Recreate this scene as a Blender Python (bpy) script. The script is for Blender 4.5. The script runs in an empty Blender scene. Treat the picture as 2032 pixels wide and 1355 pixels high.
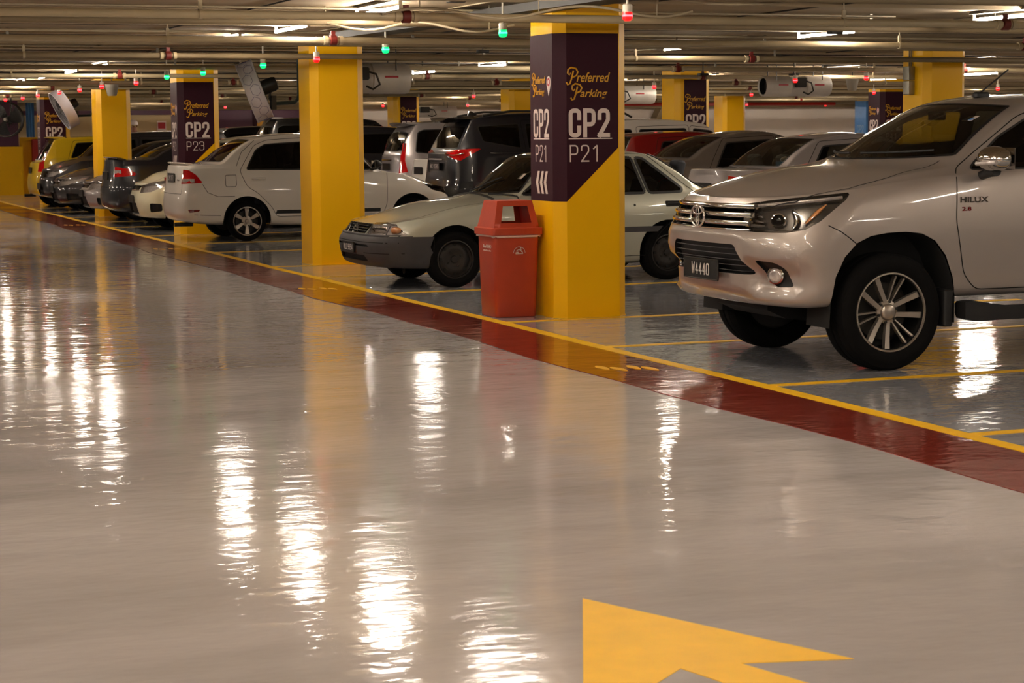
import bpy, bmesh, math, random
from math import sin, cos, pi, sqrt, radians
from mathutils import Vector, Matrix
from mathutils.bvhtree import BVHTree
from mathutils.interpolate import poly_3d_calc

S = bpy.context.scene
COL = S.collection
random.seed(7)
# ------------------------------------------------------------------ helpers
def pchip(pts):
    pts = sorted(pts)
    xs = [p[0] for p in pts]; ys = [p[1] for p in pts]; n = len(xs)
    if n == 1: return lambda x: ys[0]
    h = [xs[i+1]-xs[i] for i in range(n-1)]
    d = [(ys[i+1]-ys[i])/h[i] for i in range(n-1)]
    m = [d[0]]+[0.0]*(n-2)+[d[-1]]
    for i in range(1, n-1):
        if d[i-1]*d[i] > 0:
            w1 = 2*h[i]+h[i-1]; w2 = h[i]+2*h[i-1]
            m[i] = (w1+w2)/(w1/d[i-1]+w2/d[i])
    def f(x):
        if x <= xs[0]: return ys[0]
        if x >= xs[-1]: return ys[-1]
        i = 0
        while x > xs[i+1]: i += 1
        t = (x-xs[i])/h[i]; t2 = t*t; t3 = t2*t
        return (2*t3-3*t2+1)*ys[i]+(t3-2*t2+t)*h[i]*m[i]+(-2*t3+3*t2)*ys[i+1]+(t3-t2)*h[i]*m[i+1]
    return f

def crom(P, segs):
    """Catmull-Rom through Vectors P; segs = subdivisions per span (int or list)"""
    out = []
    n = len(P)
    for i in range(n-1):
        p0 = P[i-1] if i > 0 else P[0]*2-P[1]
        p1 = P[i]; p2 = P[i+1]
        p3 = P[i+2] if i+2 < n else P[-1]*2-P[-2]
        k = segs[i] if isinstance(segs, (list, tuple)) else segs
        l = (p2-p1).length
        # limit tangents by neighbouring span lengths
        a = (p1-p0).length; b = (p3-p2).length
        m1 = (p2-p0)/(l+a)*l if (l+a) > 1e-9 else p2-p1
        m2 = (p3-p1)/(l+b)*l if (l+b) > 1e-9 else p2-p1
        for j in range(k):
            t = j/k; t2 = t*t; t3 = t2*t
            out.append(p1*(2*t3-3*t2+1)+m1*(t3-2*t2+t)+p2*(-2*t3+3*t2)+m2*(t3-t2))
    out.append(P[-1].copy())
    return out

class MB:
    def __init__(s): s.v = []; s.f = []
    def add(s, v, f):
        o = len(s.v); s.v += [Vector(p) for p in v]; s.f += [tuple(i+o for i in q) for q in f]; return s
    def box(s, x0, x1, y0, y1, z0, z1, M=None):
        v = [Vector(p) for p in ((x0,y0,z0),(x1,y0,z0),(x1,y1,z0),(x0,y1,z0),(x0,y0,z1),(x1,y0,z1),(x1,y1,z1),(x0,y1,z1))]
        if M: v = [M @ p for p in v]
        return s.add(v, [(0,3,2,1),(4,5,6,7),(0,1,5,4),(1,2,6,5),(2,3,7,6),(3,0,4,7)])
    def rbox(s, x0, x1, y0, y1, z0, z1, r=.02, n=3, M=None):
        """box with rounded vertical edges and small top/bottom chamfer"""
        r = min(r, (x1-x0)/2.01, (y1-y0)/2.01, (z1-z0)/2.01)
        def ring(ins, z):
            o = []
            for cx, cy, a0 in ((x1-r, y1-r, 0), (x0+r, y1-r, 90), (x0+r, y0+r, 180), (x1-r, y0+r, 270)):
                for k in range(n+1):
                    a = radians(a0+90*k/n)
                    o.append(Vector((cx+(r-ins)*cos(a), cy+(r-ins)*sin(a), z)))
            return o
        c = r*.5
        rings = [ring(c, z0), ring(0, z0+c), ring(0, z1-c), ring(c, z1)]
        return s.loft(rings, closed=True, caps=True, M=M)
    def loft(s, rings, closed=True, caps=False, M=None):
        n = len(rings[0]); v = []; f = []
        for r in rings: v += [Vector(p) for p in r]
        if M: v = [M @ p for p in v]
        for i in range(len(rings)-1):
            for j in range(n if closed else n-1):
                k = (j+1) % n
                f.append((i*n+j, i*n+k, (i+1)*n+k, (i+1)*n+j))
        if caps:
            f.append(tuple(range(n-1, -1, -1))); o = (len(rings)-1)*n
            f.append(tuple(o+j for j in range(n)))
        return s.add(v, f)
    def tube(s, path, r, n=8, closed=False, caps=True, sy=1.0):
        P = [Vector(p) for p in path]; m = len(P)
        rings = []; up = None
        for i in range(m):
            if closed: t = P[(i+1) % m]-P[i-1]
            else: t = (P[min(i+1, m-1)]-P[max(i-1, 0)])
            if t.length < 1e-9: t = Vector((1,0,0))
            t.normalize()
            if up is None:
                up = Vector((0,0,1)) if abs(t.z) < .9 else Vector((0,1,0))
            up = (up-t*up.dot(t))
            if up.length < 1e-6: up = Vector((0,1,0))-t*t.y
            up.normalize(); b = t.cross(up)
            rr = r[i] if isinstance(r, (list, tuple)) else r
            rings.append([P[i]+up*(rr*cos(2*pi*k/n))*sy+b*(rr*sin(2*pi*k/n)) for k in range(n)])
        if closed: rings.append(rings[0]); caps = False
        return s.loft(rings, True, caps)
    def lathe(s, prof, n=32, M=None, caps=False, a0=0, a1=360):
        """prof: (r, h) list, axis = local z"""
        full = abs(a1-a0) > 359.9
        k = n if full else n+1
        rings = []
        for r, h in prof:
            rings.append([Vector((r*cos(radians(a0+(a1-a0)*j/n)), r*sin(radians(a0+(a1-a0)*j/n)), h)) for j in range(k)])
        return s.loft(rings, full, caps, M)
    def prism(s, poly, z0, z1, M=None):
        n = len(poly)
        v = [Vector((p[0], p[1], z0)) for p in poly]+[Vector((p[0], p[1], z1)) for p in poly]
        if M: v = [M @ p for p in v]
        f = [tuple(range(n-1, -1, -1)), tuple(range(n, 2*n))]
        for i in range(n): f.append((i, (i+1) % n, n+(i+1) % n, n+i))
        return s.add(v, f)
    def build(s, name, mat=None, parent=None, smooth=35, bevel=0, fixn=True):
        me = bpy.data.meshes.new(name)
        me.from_pydata([tuple(p) for p in s.v], [], s.f)
        if fixn or bevel:
            bm = bmesh.new(); bm.from_mesh(me)
            bmesh.ops.remove_doubles(bm, verts=bm.verts, dist=1e-5)
            bmesh.ops.recalc_face_normals(bm, faces=bm.faces)
            if bevel:
                es = [e for e in bm.edges if e.is_manifold and e.calc_face_angle(0) > .6]
                bmesh.ops.bevel(bm, geom=es, offset=bevel, segments=2, affect='EDGES', clamp_overlap=True)
            bm.to_mesh(me); bm.free()
        return link(name, me, mat, parent, smooth)

def link(name, me, mat, parent=None, smooth=35):
    o = bpy.data.objects.new(name, me); COL.objects.link(o)
    if mat:
        for m in (mat if isinstance(mat, (list, tuple)) else [mat]): me.materials.append(m)
    if smooth:
        me.shade_smooth()
        try: me.set_sharp_from_angle(angle=radians(smooth))
        except Exception: pass
    if parent: o.parent = parent
    return o

def thing(name, label, cat, loc=(0,0,0), rz=0, group=None):
    o = bpy.data.objects.new(name, None); COL.objects.link(o)
    o.empty_display_size = .1
    o.location = loc; o.rotation_euler = (0, 0, rz)
    return tag(o, label, cat, group)
def tag(o, label, cat, group=None, kind=None):
    if label: o['label'] = label
    if cat: o['category'] = cat
    if group: o['group'] = group
    if kind: o['kind'] = kind
    return o
def struct(o): o['kind'] = 'structure'; return o
def dup(root, loc, rz=None, label=None, group=None):
    r = root.copy(); COL.objects.link(r); r.location = loc
    if rz is not None: r.rotation_euler = (0, 0, rz)
    if label: r['label'] = label
    if group: r['group'] = group
    for ch in list(root.children):
        c = ch.copy(); COL.objects.link(c); c.parent = r
        for g in list(ch.children):
            d = g.copy(); COL.objects.link(d); d.parent = c
    return r

# ------------------------------------------------------------------ materials
def srgb(h):
    if isinstance(h, str): c = [int(h[i:i+2], 16)/255 for i in (0, 2, 4)]
    else: c = [k/255 for k in h]
    return tuple((k/12.92 if k <= .04045 else ((k+.055)/1.055)**2.4) for k in c)+(1,)
def mat(name, col, rough=.5, metal=0, coat=0, crough=.03, spec=.5, var=.06, vscale=8, emis=None, es=0, bump=0, bscale=60, ior=1.5):
    m = bpy.data.materials.new(name); m.use_nodes = True
    nt = m.node_tree; b = nt.nodes['Principled BSDF']
    c = srgb(col) if not isinstance(col, tuple) or len(col) == 3 else col
    b.inputs['Base Color'].default_value = c
    b.inputs['Roughness'].default_value = rough
    b.inputs['Metallic'].default_value = metal
    b.inputs['IOR'].default_value = ior
    b.inputs['Specular IOR Level'].default_value = spec
    b.inputs['Coat Weight'].default_value = coat
    b.inputs['Coat Roughness'].default_value = crough
    tc = nt.nodes.new('ShaderNodeTexCoord')
    if var:
        nz = nt.nodes.new('ShaderNodeTexNoise'); nz.inputs['Scale'].default_value = vscale
        nz.inputs['Detail'].default_value = 4
        nt.links.new(tc.outputs['Object'], nz.inputs['Vector'])
        mx = nt.nodes.new('ShaderNodeMix'); mx.data_type = 'RGBA'; mx.blend_type = 'MULTIPLY'
        mx.inputs[0].default_value = 1
        rp = nt.nodes.new('ShaderNodeMapRange')
        rp.inputs[1].default_value = .3; rp.inputs[2].default_value = .7
        rp.inputs[3].default_value = 1-var; rp.inputs[4].default_value = 1+var
        nt.links.new(nz.outputs['Fac'], rp.inputs[0])
        mx.inputs[6].default_value = c
        nt.links.new(rp.outputs[0], mx.inputs[7])
        nt.links.new(mx.outputs[2], b.inputs['Base Color'])
    if bump:
        n2 = nt.nodes.new('ShaderNodeTexNoise'); n2.inputs['Scale'].default_value = bscale; n2.inputs['Detail'].default_value = 5
        nt.links.new(tc.outputs['Object'], n2.inputs['Vector'])
        bp = nt.nodes.new('ShaderNodeBump'); bp.inputs['Strength'].default_value = bump; bp.inputs['Distance'].default_value = .01
        nt.links.new(n2.outputs['Fac'], bp.inputs['Height']); nt.links.new(bp.outputs[0], b.inputs['Normal'])
    if emis:
        b.inputs['Emission Color'].default_value = srgb(emis); b.inputs['Emission Strength'].default_value = es
    return m
def glass(name, tint, gl=.04, rough=.0):
    m = bpy.data.materials.new(name); m.use_nodes = True
    nt = m.node_tree; nt.nodes.clear()
    out = nt.nodes.new('ShaderNodeOutputMaterial'); mix = nt.nodes.new('ShaderNodeMixShader')
    tr = nt.nodes.new('ShaderNodeBsdfTransparent'); g = nt.nodes.new('ShaderNodeBsdfGlossy')
    tr.inputs[0].default_value = (*tint, 1); g.inputs['Roughness'].default_value = rough
    g.inputs[0].default_value = (1, 1, 1, 1)
    fr = nt.nodes.new('ShaderNodeFresnel'); fr.inputs[0].default_value = 1.5
    nt.links.new(fr.outputs[0], mix.inputs[0]); nt.links.new(tr.outputs[0], mix.inputs[1]); nt.links.new(g.outputs[0], mix.inputs[2])
    nt.links.new(mix.outputs[0], out.inputs[0])
    return m
def paint(name, col, metal=.0, rough=.35, coat=1.0): return mat(name, col, rough, metal, coat, .04, var=.015, vscale=3)

M = {}
M['yellow'] = mat('yellow_gloss_paint', (250, 190, 0), .4, spec=.3, var=.03, vscale=1.5, bump=.12, bscale=22)
M['yellow_line'] = mat('yellow_line_paint', (242, 186, 0), .5, var=.06, vscale=6)
M['purple'] = mat('purple_vinyl', (50, 15, 28), .5, spec=.2, var=.04, vscale=2, bump=.1, bscale=14)
M['white_ink'] = mat('white_vinyl', (222, 205, 195), .35, var=.02)
M['gold_ink'] = mat('gold_vinyl', (214, 156, 24), .35, var=.02)
M['red_ink'] = mat('red_vinyl', (180, 40, 50), .4, var=.02)
M['blue_vinyl'] = mat('blue_vinyl', (80, 140, 205), .4, var=.05)
M['pale_blue_ink'] = mat('pale_blue_vinyl', (130, 165, 205), .4)
M['concrete'] = mat('painted_soffit', (176, 158, 128), .85, var=.14, vscale=1.3, bump=.25, bscale=9)
M['wall'] = mat('grey_painted_wall', (222, 212, 200), .75, var=.06, vscale=.8, bump=.1)
M['beige'] = mat('beige_wall', (196, 172, 128), .7, var=.06, vscale=.8)
M['purple_wall'] = mat('purple_wall_paint', (78, 34, 58), .5, var=.06, vscale=1)
M['pipe'] = mat('cream_pipe_paint', (186, 170, 136), .42, var=.05, vscale=5)
M['pipe_dull'] = mat('dusty_cream_pipe_paint', (134, 117, 88), .65, var=.1, vscale=4)
M['red_pipe'] = mat('red_pipe_paint', (176, 34, 24), .4, var=.06)
M['red_clamp'] = mat('red_clamp_paint', (104, 26, 18), .55, var=.1)
M['galv'] = mat('galvanised_steel', (150, 145, 132), .42, .7, var=.15, vscale=6)
M['dark_steel'] = mat('dark_steel', (52, 50, 46), .5, .5, var=.12)
M['cable'] = mat('dark_cable_rubber', (46, 42, 36), .6, var=.1)
M['cable_light'] = mat('pale_conduit', (170, 156, 128), .5, var=.08)
M['green_hose'] = mat('dark_green_hose', (26, 38, 30), .4, var=.1)
M['white_plastic'] = mat('white_plastic', (215, 208, 190), .4, var=.02)
M['fixture'] = mat('white_enamel', (96, 92, 86), .6, var=.03)
M['tube'] = mat('lit_fluorescent_tube', (255, 255, 255), .4, var=0, emis=(255, 241, 224), es=60)
M['led_red'] = mat('lit_red_led', (255, 20, 20), .3, var=0, emis=(255, 8, 10), es=1.5)
M['led_red_core'] = mat('lit_red_led_core', (255, 60, 60), .3, var=0, emis=(255, 70, 80), es=2.2)
M['led_green'] = mat('lit_green_led', (10, 220, 120), .3, var=0, emis=(0, 200, 96), es=.8)
M['led_green_core'] = mat('lit_green_led_core', (60, 255, 170), .3, var=0, emis=(60, 255, 160), es=1.4)
M['bin'] = mat('orange_bin_plastic', (180, 64, 36), .42, var=.07, vscale=5, bump=.06, bscale=30)
M['bin_inner'] = mat('bin_inner_red', (190, 30, 12), .5, var=.03)
M['liner'] = mat('pale_bin_liner', (220, 190, 180), .35, var=.05)
M['rubber'] = mat('tyre_rubber', (13, 12, 12), .9, spec=.15, var=.15, vscale=12, bump=.15, bscale=90)
M['black_plastic'] = mat('black_trim_plastic', (22, 21, 21), .5, var=.1, vscale=20)
M['grey_plastic'] = mat('dark_grey_bumper_plastic', (62, 60, 62), .55, var=.08, vscale=10)
M['gloss_black'] = mat('gloss_black', (12, 12, 12), .1, var=0)
M['under'] = mat('underbody_black', (16, 15, 14), .8, var=.2)
M['chrome'] = mat('chrome', (225, 222, 218), .08, 1, var=0)
M['alloy'] = mat('machined_alloy', (190, 180, 168), .28, .85, var=.03)
M['alloy_dark'] = mat('dark_alloy_pocket', (34, 33, 32), .4, .4, var=.05)
M['steel_wheel'] = mat('black_steel_wheel', (44, 40, 38), .5, .3, var=.15)
M['plate'] = mat('black_number_plate', (20, 20, 20), .3, var=0)
M['plate_w'] = mat('white_plate_letters', (225, 220, 215), .4, var=0)
M['seam'] = mat('panel_gap_black', (8, 8, 8), .9, var=0)
M['seat'] = mat('grey_seat_cloth', (70, 72, 78), .9, var=.1)
M['dash'] = mat('dashboard_black', (40, 38, 36), .7, var=.1)
M['lens_red'] = mat('red_lamp_lens', (190, 14, 18), .08, 0, 1, .02, var=.2, vscale=40)
M['lens_dark_red'] = mat('dark_red_lens', (110, 10, 14), .1, 0, 1, .02, var=.1, vscale=40)
M['lens_clear'] = mat('clear_lamp_lens', (205, 195, 190), .12, .3, 1, .02, var=.2, vscale=40)
M['amber'] = mat('amber_lens', (190, 130, 80), .15, 0, 1, .02, var=.1, vscale=30)
M['glass_clear'] = glass('clear_lamp_glass', (.93, .93, .92))
M['glass_ws'] = glass('windscreen_glass', (.55, .56, .47))
M['glass_mid'] = glass('tinted_window_glass', (.22, .22, .2))
M['glass_dark'] = glass('dark_tinted_glass', (.05, .05, .05))
M['skin'] = mat('skin', (150, 98, 70), .5, var=.05)

# ------------------------------------------------------------------ text
def eval_mesh(o, cu=None):
    """mesh of an object as evaluated in a small scratch scene"""
    sc = bpy.data.scenes.new('scratch'); sc.collection.objects.link(o)
    vl = sc.view_layers[0]; vl.update()
    me = bpy.data.meshes.new_from_object(o.evaluated_get(vl.depsgraph))
    bpy.data.objects.remove(o)
    if cu: bpy.data.curves.remove(cu)
    bpy.data.scenes.remove(sc)
    return me
def text_mesh(s, size=1, offset=0, shear=0, extrude=.001, spacing=1.0, res=4):
    cu = bpy.data.curves.new('t', 'FONT'); cu.body = s; cu.size = size; cu.offset = offset; cu.shear = shear
    cu.extrude = extrude; cu.space_character = spacing; cu.resolution_u = res
    cu.align_x = 'CENTER'; cu.align_y = 'CENTER'
    o = bpy.data.objects.new('t', cu)
    return eval_mesh(o, cu)
def text(name, s, w, h, mt, parent, Mx, offset=0, shear=0, extrude=.001, spacing=1.0, res=4):
    """text scaled to exactly w x h, centred on Mx (x right, y up, z out)"""
    me = text_mesh(s, 1, offset, shear, 0.5, spacing, res)
    vs = me.vertices
    x0 = min(v.co.x for v in vs); x1 = max(v.co.x for v in vs); y0 = min(v.co.y for v in vs); y1 = max(v.co.y for v in vs)
    sx = w/(x1-x0); sy = h/(y1-y0)
    for v in vs:
        v.co = Mx @ Vector(((v.co.x-(x0+x1)/2)*sx, (v.co.y-(y0+y1)/2)*sy, v.co.z*2*extrude))
    return link(name, me, mt, parent, 0)
def frame(o, xd, yd):
    x = Vector(xd).normalized(); z = x.cross(Vector(yd)).normalized(); y = z.cross(x)
    return Matrix(((x.x, y.x, z.x, o[0]), (x.y, y.y, z.y, o[1]), (x.z, y.z, z.z, o[2]), (0, 0, 0, 1)))

# condensed stroke lettering, as on the signs and number plates
GL = {'C': [[(1, .70), (1, 1), (0, 1), (0, 0), (1, 0), (1, .30)]], 'P': [[(0, 0), (0, 1)], [(0, 1), (1, 1), (1, .44), (0, .44)]], '2': [[(0, .70), (0, 1), (1, 1), (1, .62), (.02, .0)], [(0, 0), (1, 0)]],
      '1': [[(.15, .80), (.62, 1), (.62, 0)]], '3': [[(0, .78), (0, 1), (1, 1), (1, .54), (.4, .54)], [(.4, .54), (1, .54), (1, 0), (0, 0), (0, .22)]], '5': [[(1, 1), (.06, 1), (.03, .56), (1, .60), (1, 0), (0, 0), (0, .24)]],
      'W': [[(0, 1), (.22, 0), (.5, .8), (.78, 0), (1, 1)]], '4': [[(.7, 0), (.7, 1), (0, .28), (1, .28)]], '0': [[(.5, 0), (0, 0), (0, 1), (1, 1), (1, 0), (.5, 0)]], 'L': [[(0, 1), (0, 0), (1, 0)]],
      'D': [[(0, 0), (0, 1), (1, .96), (1, .04), (0, 0)]], '9': [[(1, .5), (0, .5), (0, 1), (1, 1), (1, 0), (0, 0)]], '8': [[(.5, .53), (0, .53), (0, 1), (1, 1), (1, .53), (0, .53), (0, 0), (1, 0), (1, .53), (.5, .53)]], '7': [[(0, 1), (1, 1), (.3, 0)]],
      'J': [[(1, 1), (1, 0), (0, 0), (0, .25)]], 'M': [[(0, 0), (0, 1), (.5, .35), (1, 1), (1, 0)]], '6': [[(1, .85), (1, 1), (0, 1), (0, 0), (1, 0), (1, .54), (0, .54)]]}
def ropen(P, r):
    o = [P[0]]
    for i in range(1, len(P)-1):
        a, b, c = Vector(P[i-1]), Vector(P[i]), Vector(P[i+1])
        q = min(r, (a-b).length*.5, (c-b).length*.5)
        ang = (a-b).angle(c-b) if (a-b).length > 0 and (c-b).length > 0 else 3
        if ang < 1.2 or ang > 2.2: q *= .15
        p0 = b+(a-b).normalized()*q; p1 = b+(c-b).normalized()*q
        for k in range(5):
            t = k/4; m_ = p0*(1-t)**2+b*2*t*(1-t)+p1*t*t; o.append((m_.x, m_.y))
    o.append(P[-1]); return o
def stroke_text(name, s, w, h, sw, mt, parent, Mx, gap=.22, th=.002, rf=.42):
    """characters of equal width filling w x h, centred on Mx, stroke width sw"""
    n = sum(.55 if c == ' ' else 1 for c in s); cw = w/(n+gap*(len(s)-1)); x = -w/2; b = MB()
    for c in s:
        if c == ' ': x += cw*(.55+gap); continue
        a, hh = cw-sw, h-sw
        for si, pl in enumerate(GL.get(c, [[(0, 0), (1, 1)]])):
            tz = th+si*.0006
            P = [Vector((x+sw/2+px*a, -h/2+sw/2+py*hh)) for px, py in pl]
            R_ = [Vector(p) for p in ropen([tuple(p) for p in P], a*rf)]
            lft, rgt = [], []
            for i in range(len(R_)):
                t = R_[min(i+1, len(R_)-1)]-R_[max(i-1, 0)]; t.normalize(); nrm = Vector((-t.y, t.x))*sw/2
                e = -t*sw/2 if i == 0 else t*sw/2 if i == len(R_)-1 else Vector((0, 0))
                lft.append(R_[i]+nrm+e); rgt.append(R_[i]-nrm+e)
            for i in range(len(R_)-1):
                q = [lft[i], lft[i+1], rgt[i+1], rgt[i]]
                b.add([Mx @ Vector((p.x, p.y, tz)) for p in q], [(0, 1, 2, 3)])
        x += cw*(1+gap)
    return b.build(name, mt, parent, 0, fixn=False)
CEIL = 2.66
# ------------------------------------------------------------------ camera
F, YAW, PIT, ROLL, HC = 3980., .3665, .1045, .0085, 1.575
cp, sp_ = cos(PIT), sin(PIT); sy_, cy_ = sin(YAW), cos(YAW)
fw = Vector((sy_*cp, cy_*cp, -sp_)); rt = Vector((cy_, -sy_, 0)); upv = Vector((sy_*sp_, cy_*sp_, cp))
cam = bpy.data.cameras.new('camera'); camo = bpy.data.objects.new('camera', cam); COL.objects.link(camo)
cam.sensor_fit = 'HORIZONTAL'; cam.sensor_width = 36; cam.lens = F*36/2032
R0 = Matrix((rt, upv, -fw)).transposed()
camo.matrix_world = Matrix.Translation((0, 0, HC)) @ (R0 @ Matrix.Rotation(-ROLL, 3, 'Z')).to_4x4()
cam.clip_start = .1; cam.clip_end = 300
cam.dof.use_dof = True; cam.dof.focus_distance = 16.5; cam.dof.aperture_fstop = 9
S.camera = camo
# ------------------------------------------------------------------ floor, ceiling, walls
def floor_mat(name, c1, c2, rough=.12, bumpx=1.0, spec=.5):
    m = bpy.data.materials.new(name); m.use_nodes = True; nt = m.node_tree; b = nt.nodes['Principled BSDF']
    N = nt.nodes.new; L = nt.links.new
    tc = N('ShaderNodeTexCoord')
    def noise(scale, sx=1, sy=1, det=4, rot=0):
        mp = N('ShaderNodeMapping'); mp.inputs['Scale'].default_value = (sx, sy, 1); mp.inputs['Rotation'].default_value = (0, 0, rot)
        L(tc.outputs['Object'], mp.inputs['Vector'])
        n = N('ShaderNodeTexNoise'); n.inputs['Scale'].default_value = scale; n.inputs['Detail'].default_value = det
        L(mp.outputs[0], n.inputs['Vector']); return n
    a = noise(.35, 1, 1, 6); r = N('ShaderNodeValToRGB')
    r.color_ramp.elements[0].position = .35; r.color_ramp.elements[1].position = .68
    r.color_ramp.elements[0].color = srgb(c1); r.color_ramp.elements[1].color = srgb(c2)
    L(a.outputs['Fac'], r.inputs[0])
    st = noise(1.1, .35, 1.3, 7); sr = N('ShaderNodeMapRange'); sr.inputs[1].default_value = .48; sr.inputs[2].default_value = .74; sr.inputs[3].default_value = 0; sr.inputs[4].default_value = .5
    L(st.outputs['Fac'], sr.inputs[0]); mx = N('ShaderNodeMix'); mx.data_type = 'RGBA'; L(sr.outputs[0], mx.inputs[0]); L(r.outputs[0], mx.inputs[6])
    mx.inputs[7].default_value = tuple(k*.62 for k in srgb(c1)[:3])+(1,); L(mx.outputs[2], b.inputs['Base Color'])
    # patches of different sheen
    p = noise(.55, 1, .8, 5); mr = N('ShaderNodeMapRange'); mr.inputs[1].default_value = .4; mr.inputs[2].default_value = .62
    mr.inputs[3].default_value = rough*.75; mr.inputs[4].default_value = rough*1.7
    L(p.outputs['Fac'], mr.inputs[0]); L(mr.outputs[0], b.inputs['Roughness'])
    b.inputs['Specular IOR Level'].default_value = spec; b.inputs['IOR'].default_value = 1.5
    # gentle trowel waves
    w1 = noise(3.4, .8, 1.2, 3); w2 = noise(13, .7, 1.3, 2)
    ad = N('ShaderNodeMath'); ad.operation = 'MULTIPLY_ADD'; ad.inputs[1].default_value = .22
    L(w2.outputs['Fac'], ad.inputs[0]); L(w1.outputs['Fac'], ad.inputs[2])
    bp = N('ShaderNodeBump'); bp.inputs['Strength'].default_value = .34*bumpx; bp.inputs['Distance'].default_value = .02
    L(ad.outputs[0], bp.inputs['Height']); L(bp.outputs[0], b.inputs['Normal'])
    return m
M['aisle'] = floor_mat('aisle_epoxy_coating', (172, 165, 164), (192, 185, 184), .08, .85, .45)
M['bay'] = floor_mat('bay_epoxy_coating', (146, 146, 150), (164, 164, 168), .06, .9)
M['band'] = floor_mat('red_walkway_coating', (122, 44, 34), (134, 52, 40), .10)

# soffit: faint streaks and form marks running across
nt = M['concrete'].node_tree
mp = nt.nodes.new('ShaderNodeMapping'); mp.inputs['Scale'].default_value = (.12, 2.6, 1)
tcn = [n for n in nt.nodes if n.type == 'TEX_COORD'][0]; nt.links.new(tcn.outputs['Object'], mp.inputs['Vector'])
for n in nt.nodes:
    if n.type == 'TEX_NOISE': nt.links.new(mp.outputs[0], n.inputs['Vector'])
PX0, PW = 6.37, .66          # pillar row: aisle face, width
XB = 5.83                    # bay front line
Y0W, Y1W = -22., 66.; X0W, X1W = -26., 52.
def slab(name, x0, x1, y0, y1, z0, z1, mt, par=None):
    b = MB().box(x0, x1, y0, y1, z0, z1).build(name, mt, par, 0); return b
struct(slab('floor', X0W, X1W, Y0W, Y1W, -.2, 0, M['aisle']))
struct(slab('ceiling', X0W, X1W, Y0W, Y1W, CEIL, CEIL+.06, M['concrete']))
for k in range(26):
    yk = 9.6+k*1.975
    struct(slab('trim_%d' % (k+10), -9, 44, yk-.05, yk+.05, CEIL-.035, CEIL, M['concrete']))
struct(slab('wall_back', X0W, X1W, 66., 66.2, 0, CEIL, M['wall']))
struct(slab('wall_right', 52., 52.2, Y0W, 66.2, 0, CEIL, M['wall']))
struct(slab('wall_left', -26.2, -26., Y0W, 66.2, 0, CEIL, M['wall']))
struct(slab('wall_front', X0W, X1W, -22.2, -22., 0, CEIL, M['wall']))
# bay paving, raised by a coat of paint
o = tag(slab('bay_floor_coating', XB, 15.9, Y0W+.5, 54.0, 0.0005, .003, M['bay']), 'blue-grey glossy floor coating of the parking bays', 'floor coating', kind='structure')
# red walkway band with a slightly wavy near edge
def strip(name, pts_a, pts_b, z, mt, label, cat, group=None, par=None):
    v = [(x, y, z) for x, y in pts_a]+[(x, y, z) for x, y in pts_b]
    n = len(pts_a)
    v += [(p[0], p[1], z-.004) for p in v]
    f = []
    for i in range(n-1):
        f.append((i, i+1, n+i+1, n+i)); f.append((2*n+i+1, 2*n+i, 3*n+i, 3*n+i+1))
        f.append((i, 2*n+i, 2*n+i+1, i+1)); f.append((n+i, n+i+1, 3*n+i+1, 3*n+i))
    f.append((0, n, 3*n, 2*n)); f.append((n-1, 3*n-1, 4*n-1, 2*n-1))
    o = MB().add(v, f).build(name, mt, par, 0)
    return tag(o, label, cat, group) if label else o
ys = [-6+i*.7 for i in range(84)]
strip('walkway_band', [(5.13+.035*sin(y*.9)+.02*sin(y*2.3), y) for y in ys], [(5.765+.01*sin(y*1.3), y) for y in ys], .0045, M['band'],
      'long brick-red painted walkway band running along the bay fronts', 'floor marking')
strip('bay_front_line', [(5.775+.01*sin(y*1.3), y) for y in ys], [(5.875+.01*sin(y*1.3+.4), y) for y in ys], .0062, M['yellow_line'],
      'long yellow line between the red walkway band and the bays', 'floor marking')
lines = [(8.68, 'between the two nearest bays at the right picture edge'), (10.87, 'just in front of the silver pickup truck'),
         (13.33, 'just beyond the silver pickup truck'), (15.42, 'along the foot of the P21 pillar'), (18.75, 'just in front of the grey-green hatchback'),
         (21.2, 'just beyond the grey-green hatchback'), (23.1, 'along the foot of the plain yellow pillar beside the white sedan'), (26.3, 'in the empty bay behind the plain yellow pillar'),
         (28.6, 'just in front of the white sedan'), (31.1, 'along the foot of the P23 pillar'), (34.3, 'beside the pearl white car front'), (36.5, 'beside the dark car with red tail lamps'),
         (38.9, 'along the foot of the yellow pillar beside the dark grey cars'), (41.7, 'under the dark grey cars'), (44.2, 'beside the yellow hatchback')]
for y, l in lines:
    strip('parking_line', [(XB+.03, y-.045), (10.9, y-.045)], [(XB+.03, y+.045), (10.9, y+.045)], .0058, M['yellow_line'], 'thin yellow bay line '+l, 'floor marking', 'yellow bay divider lines')
# footprints
def footprint(mbs, cx, cy, a):
    out = []
    for k in range(20):
        t = 2*pi*k/20; w = .032 if cos(t) > -.2 else .026
        x = .115*cos(t); y = w*1.05*sin(t)
        out.append((cx+x*cos(a)-y*sin(a), cy+x*sin(a)+y*cos(a)))
    mbs.prism(out, .0046, .0072)
for (fx, fy), l in {(5.44, 12.06): 'nearest the camera, level with the silver pickup', (5.42, 19.6): 'level with the grey-green hatchback', (5.45, 27.4): 'level with the white sedan', (5.45, 35.5): 'far off beside the dark cars'}.items():
    t = thing('footprint_marking', 'small yellow footprint pair on the red band '+l, 'floor marking', (fx, fy, 0), 0, 'yellow footprint pairs')
    for dx in (-.1, .1):
        b = MB()
        footprint(b, dx-.036, .055-dx*.3, pi/2-.06); footprint(b, dx+.036, -.05-dx*.3, pi/2+.06)
        b.build('footprint', M['yellow_line'], t, 0)
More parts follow.
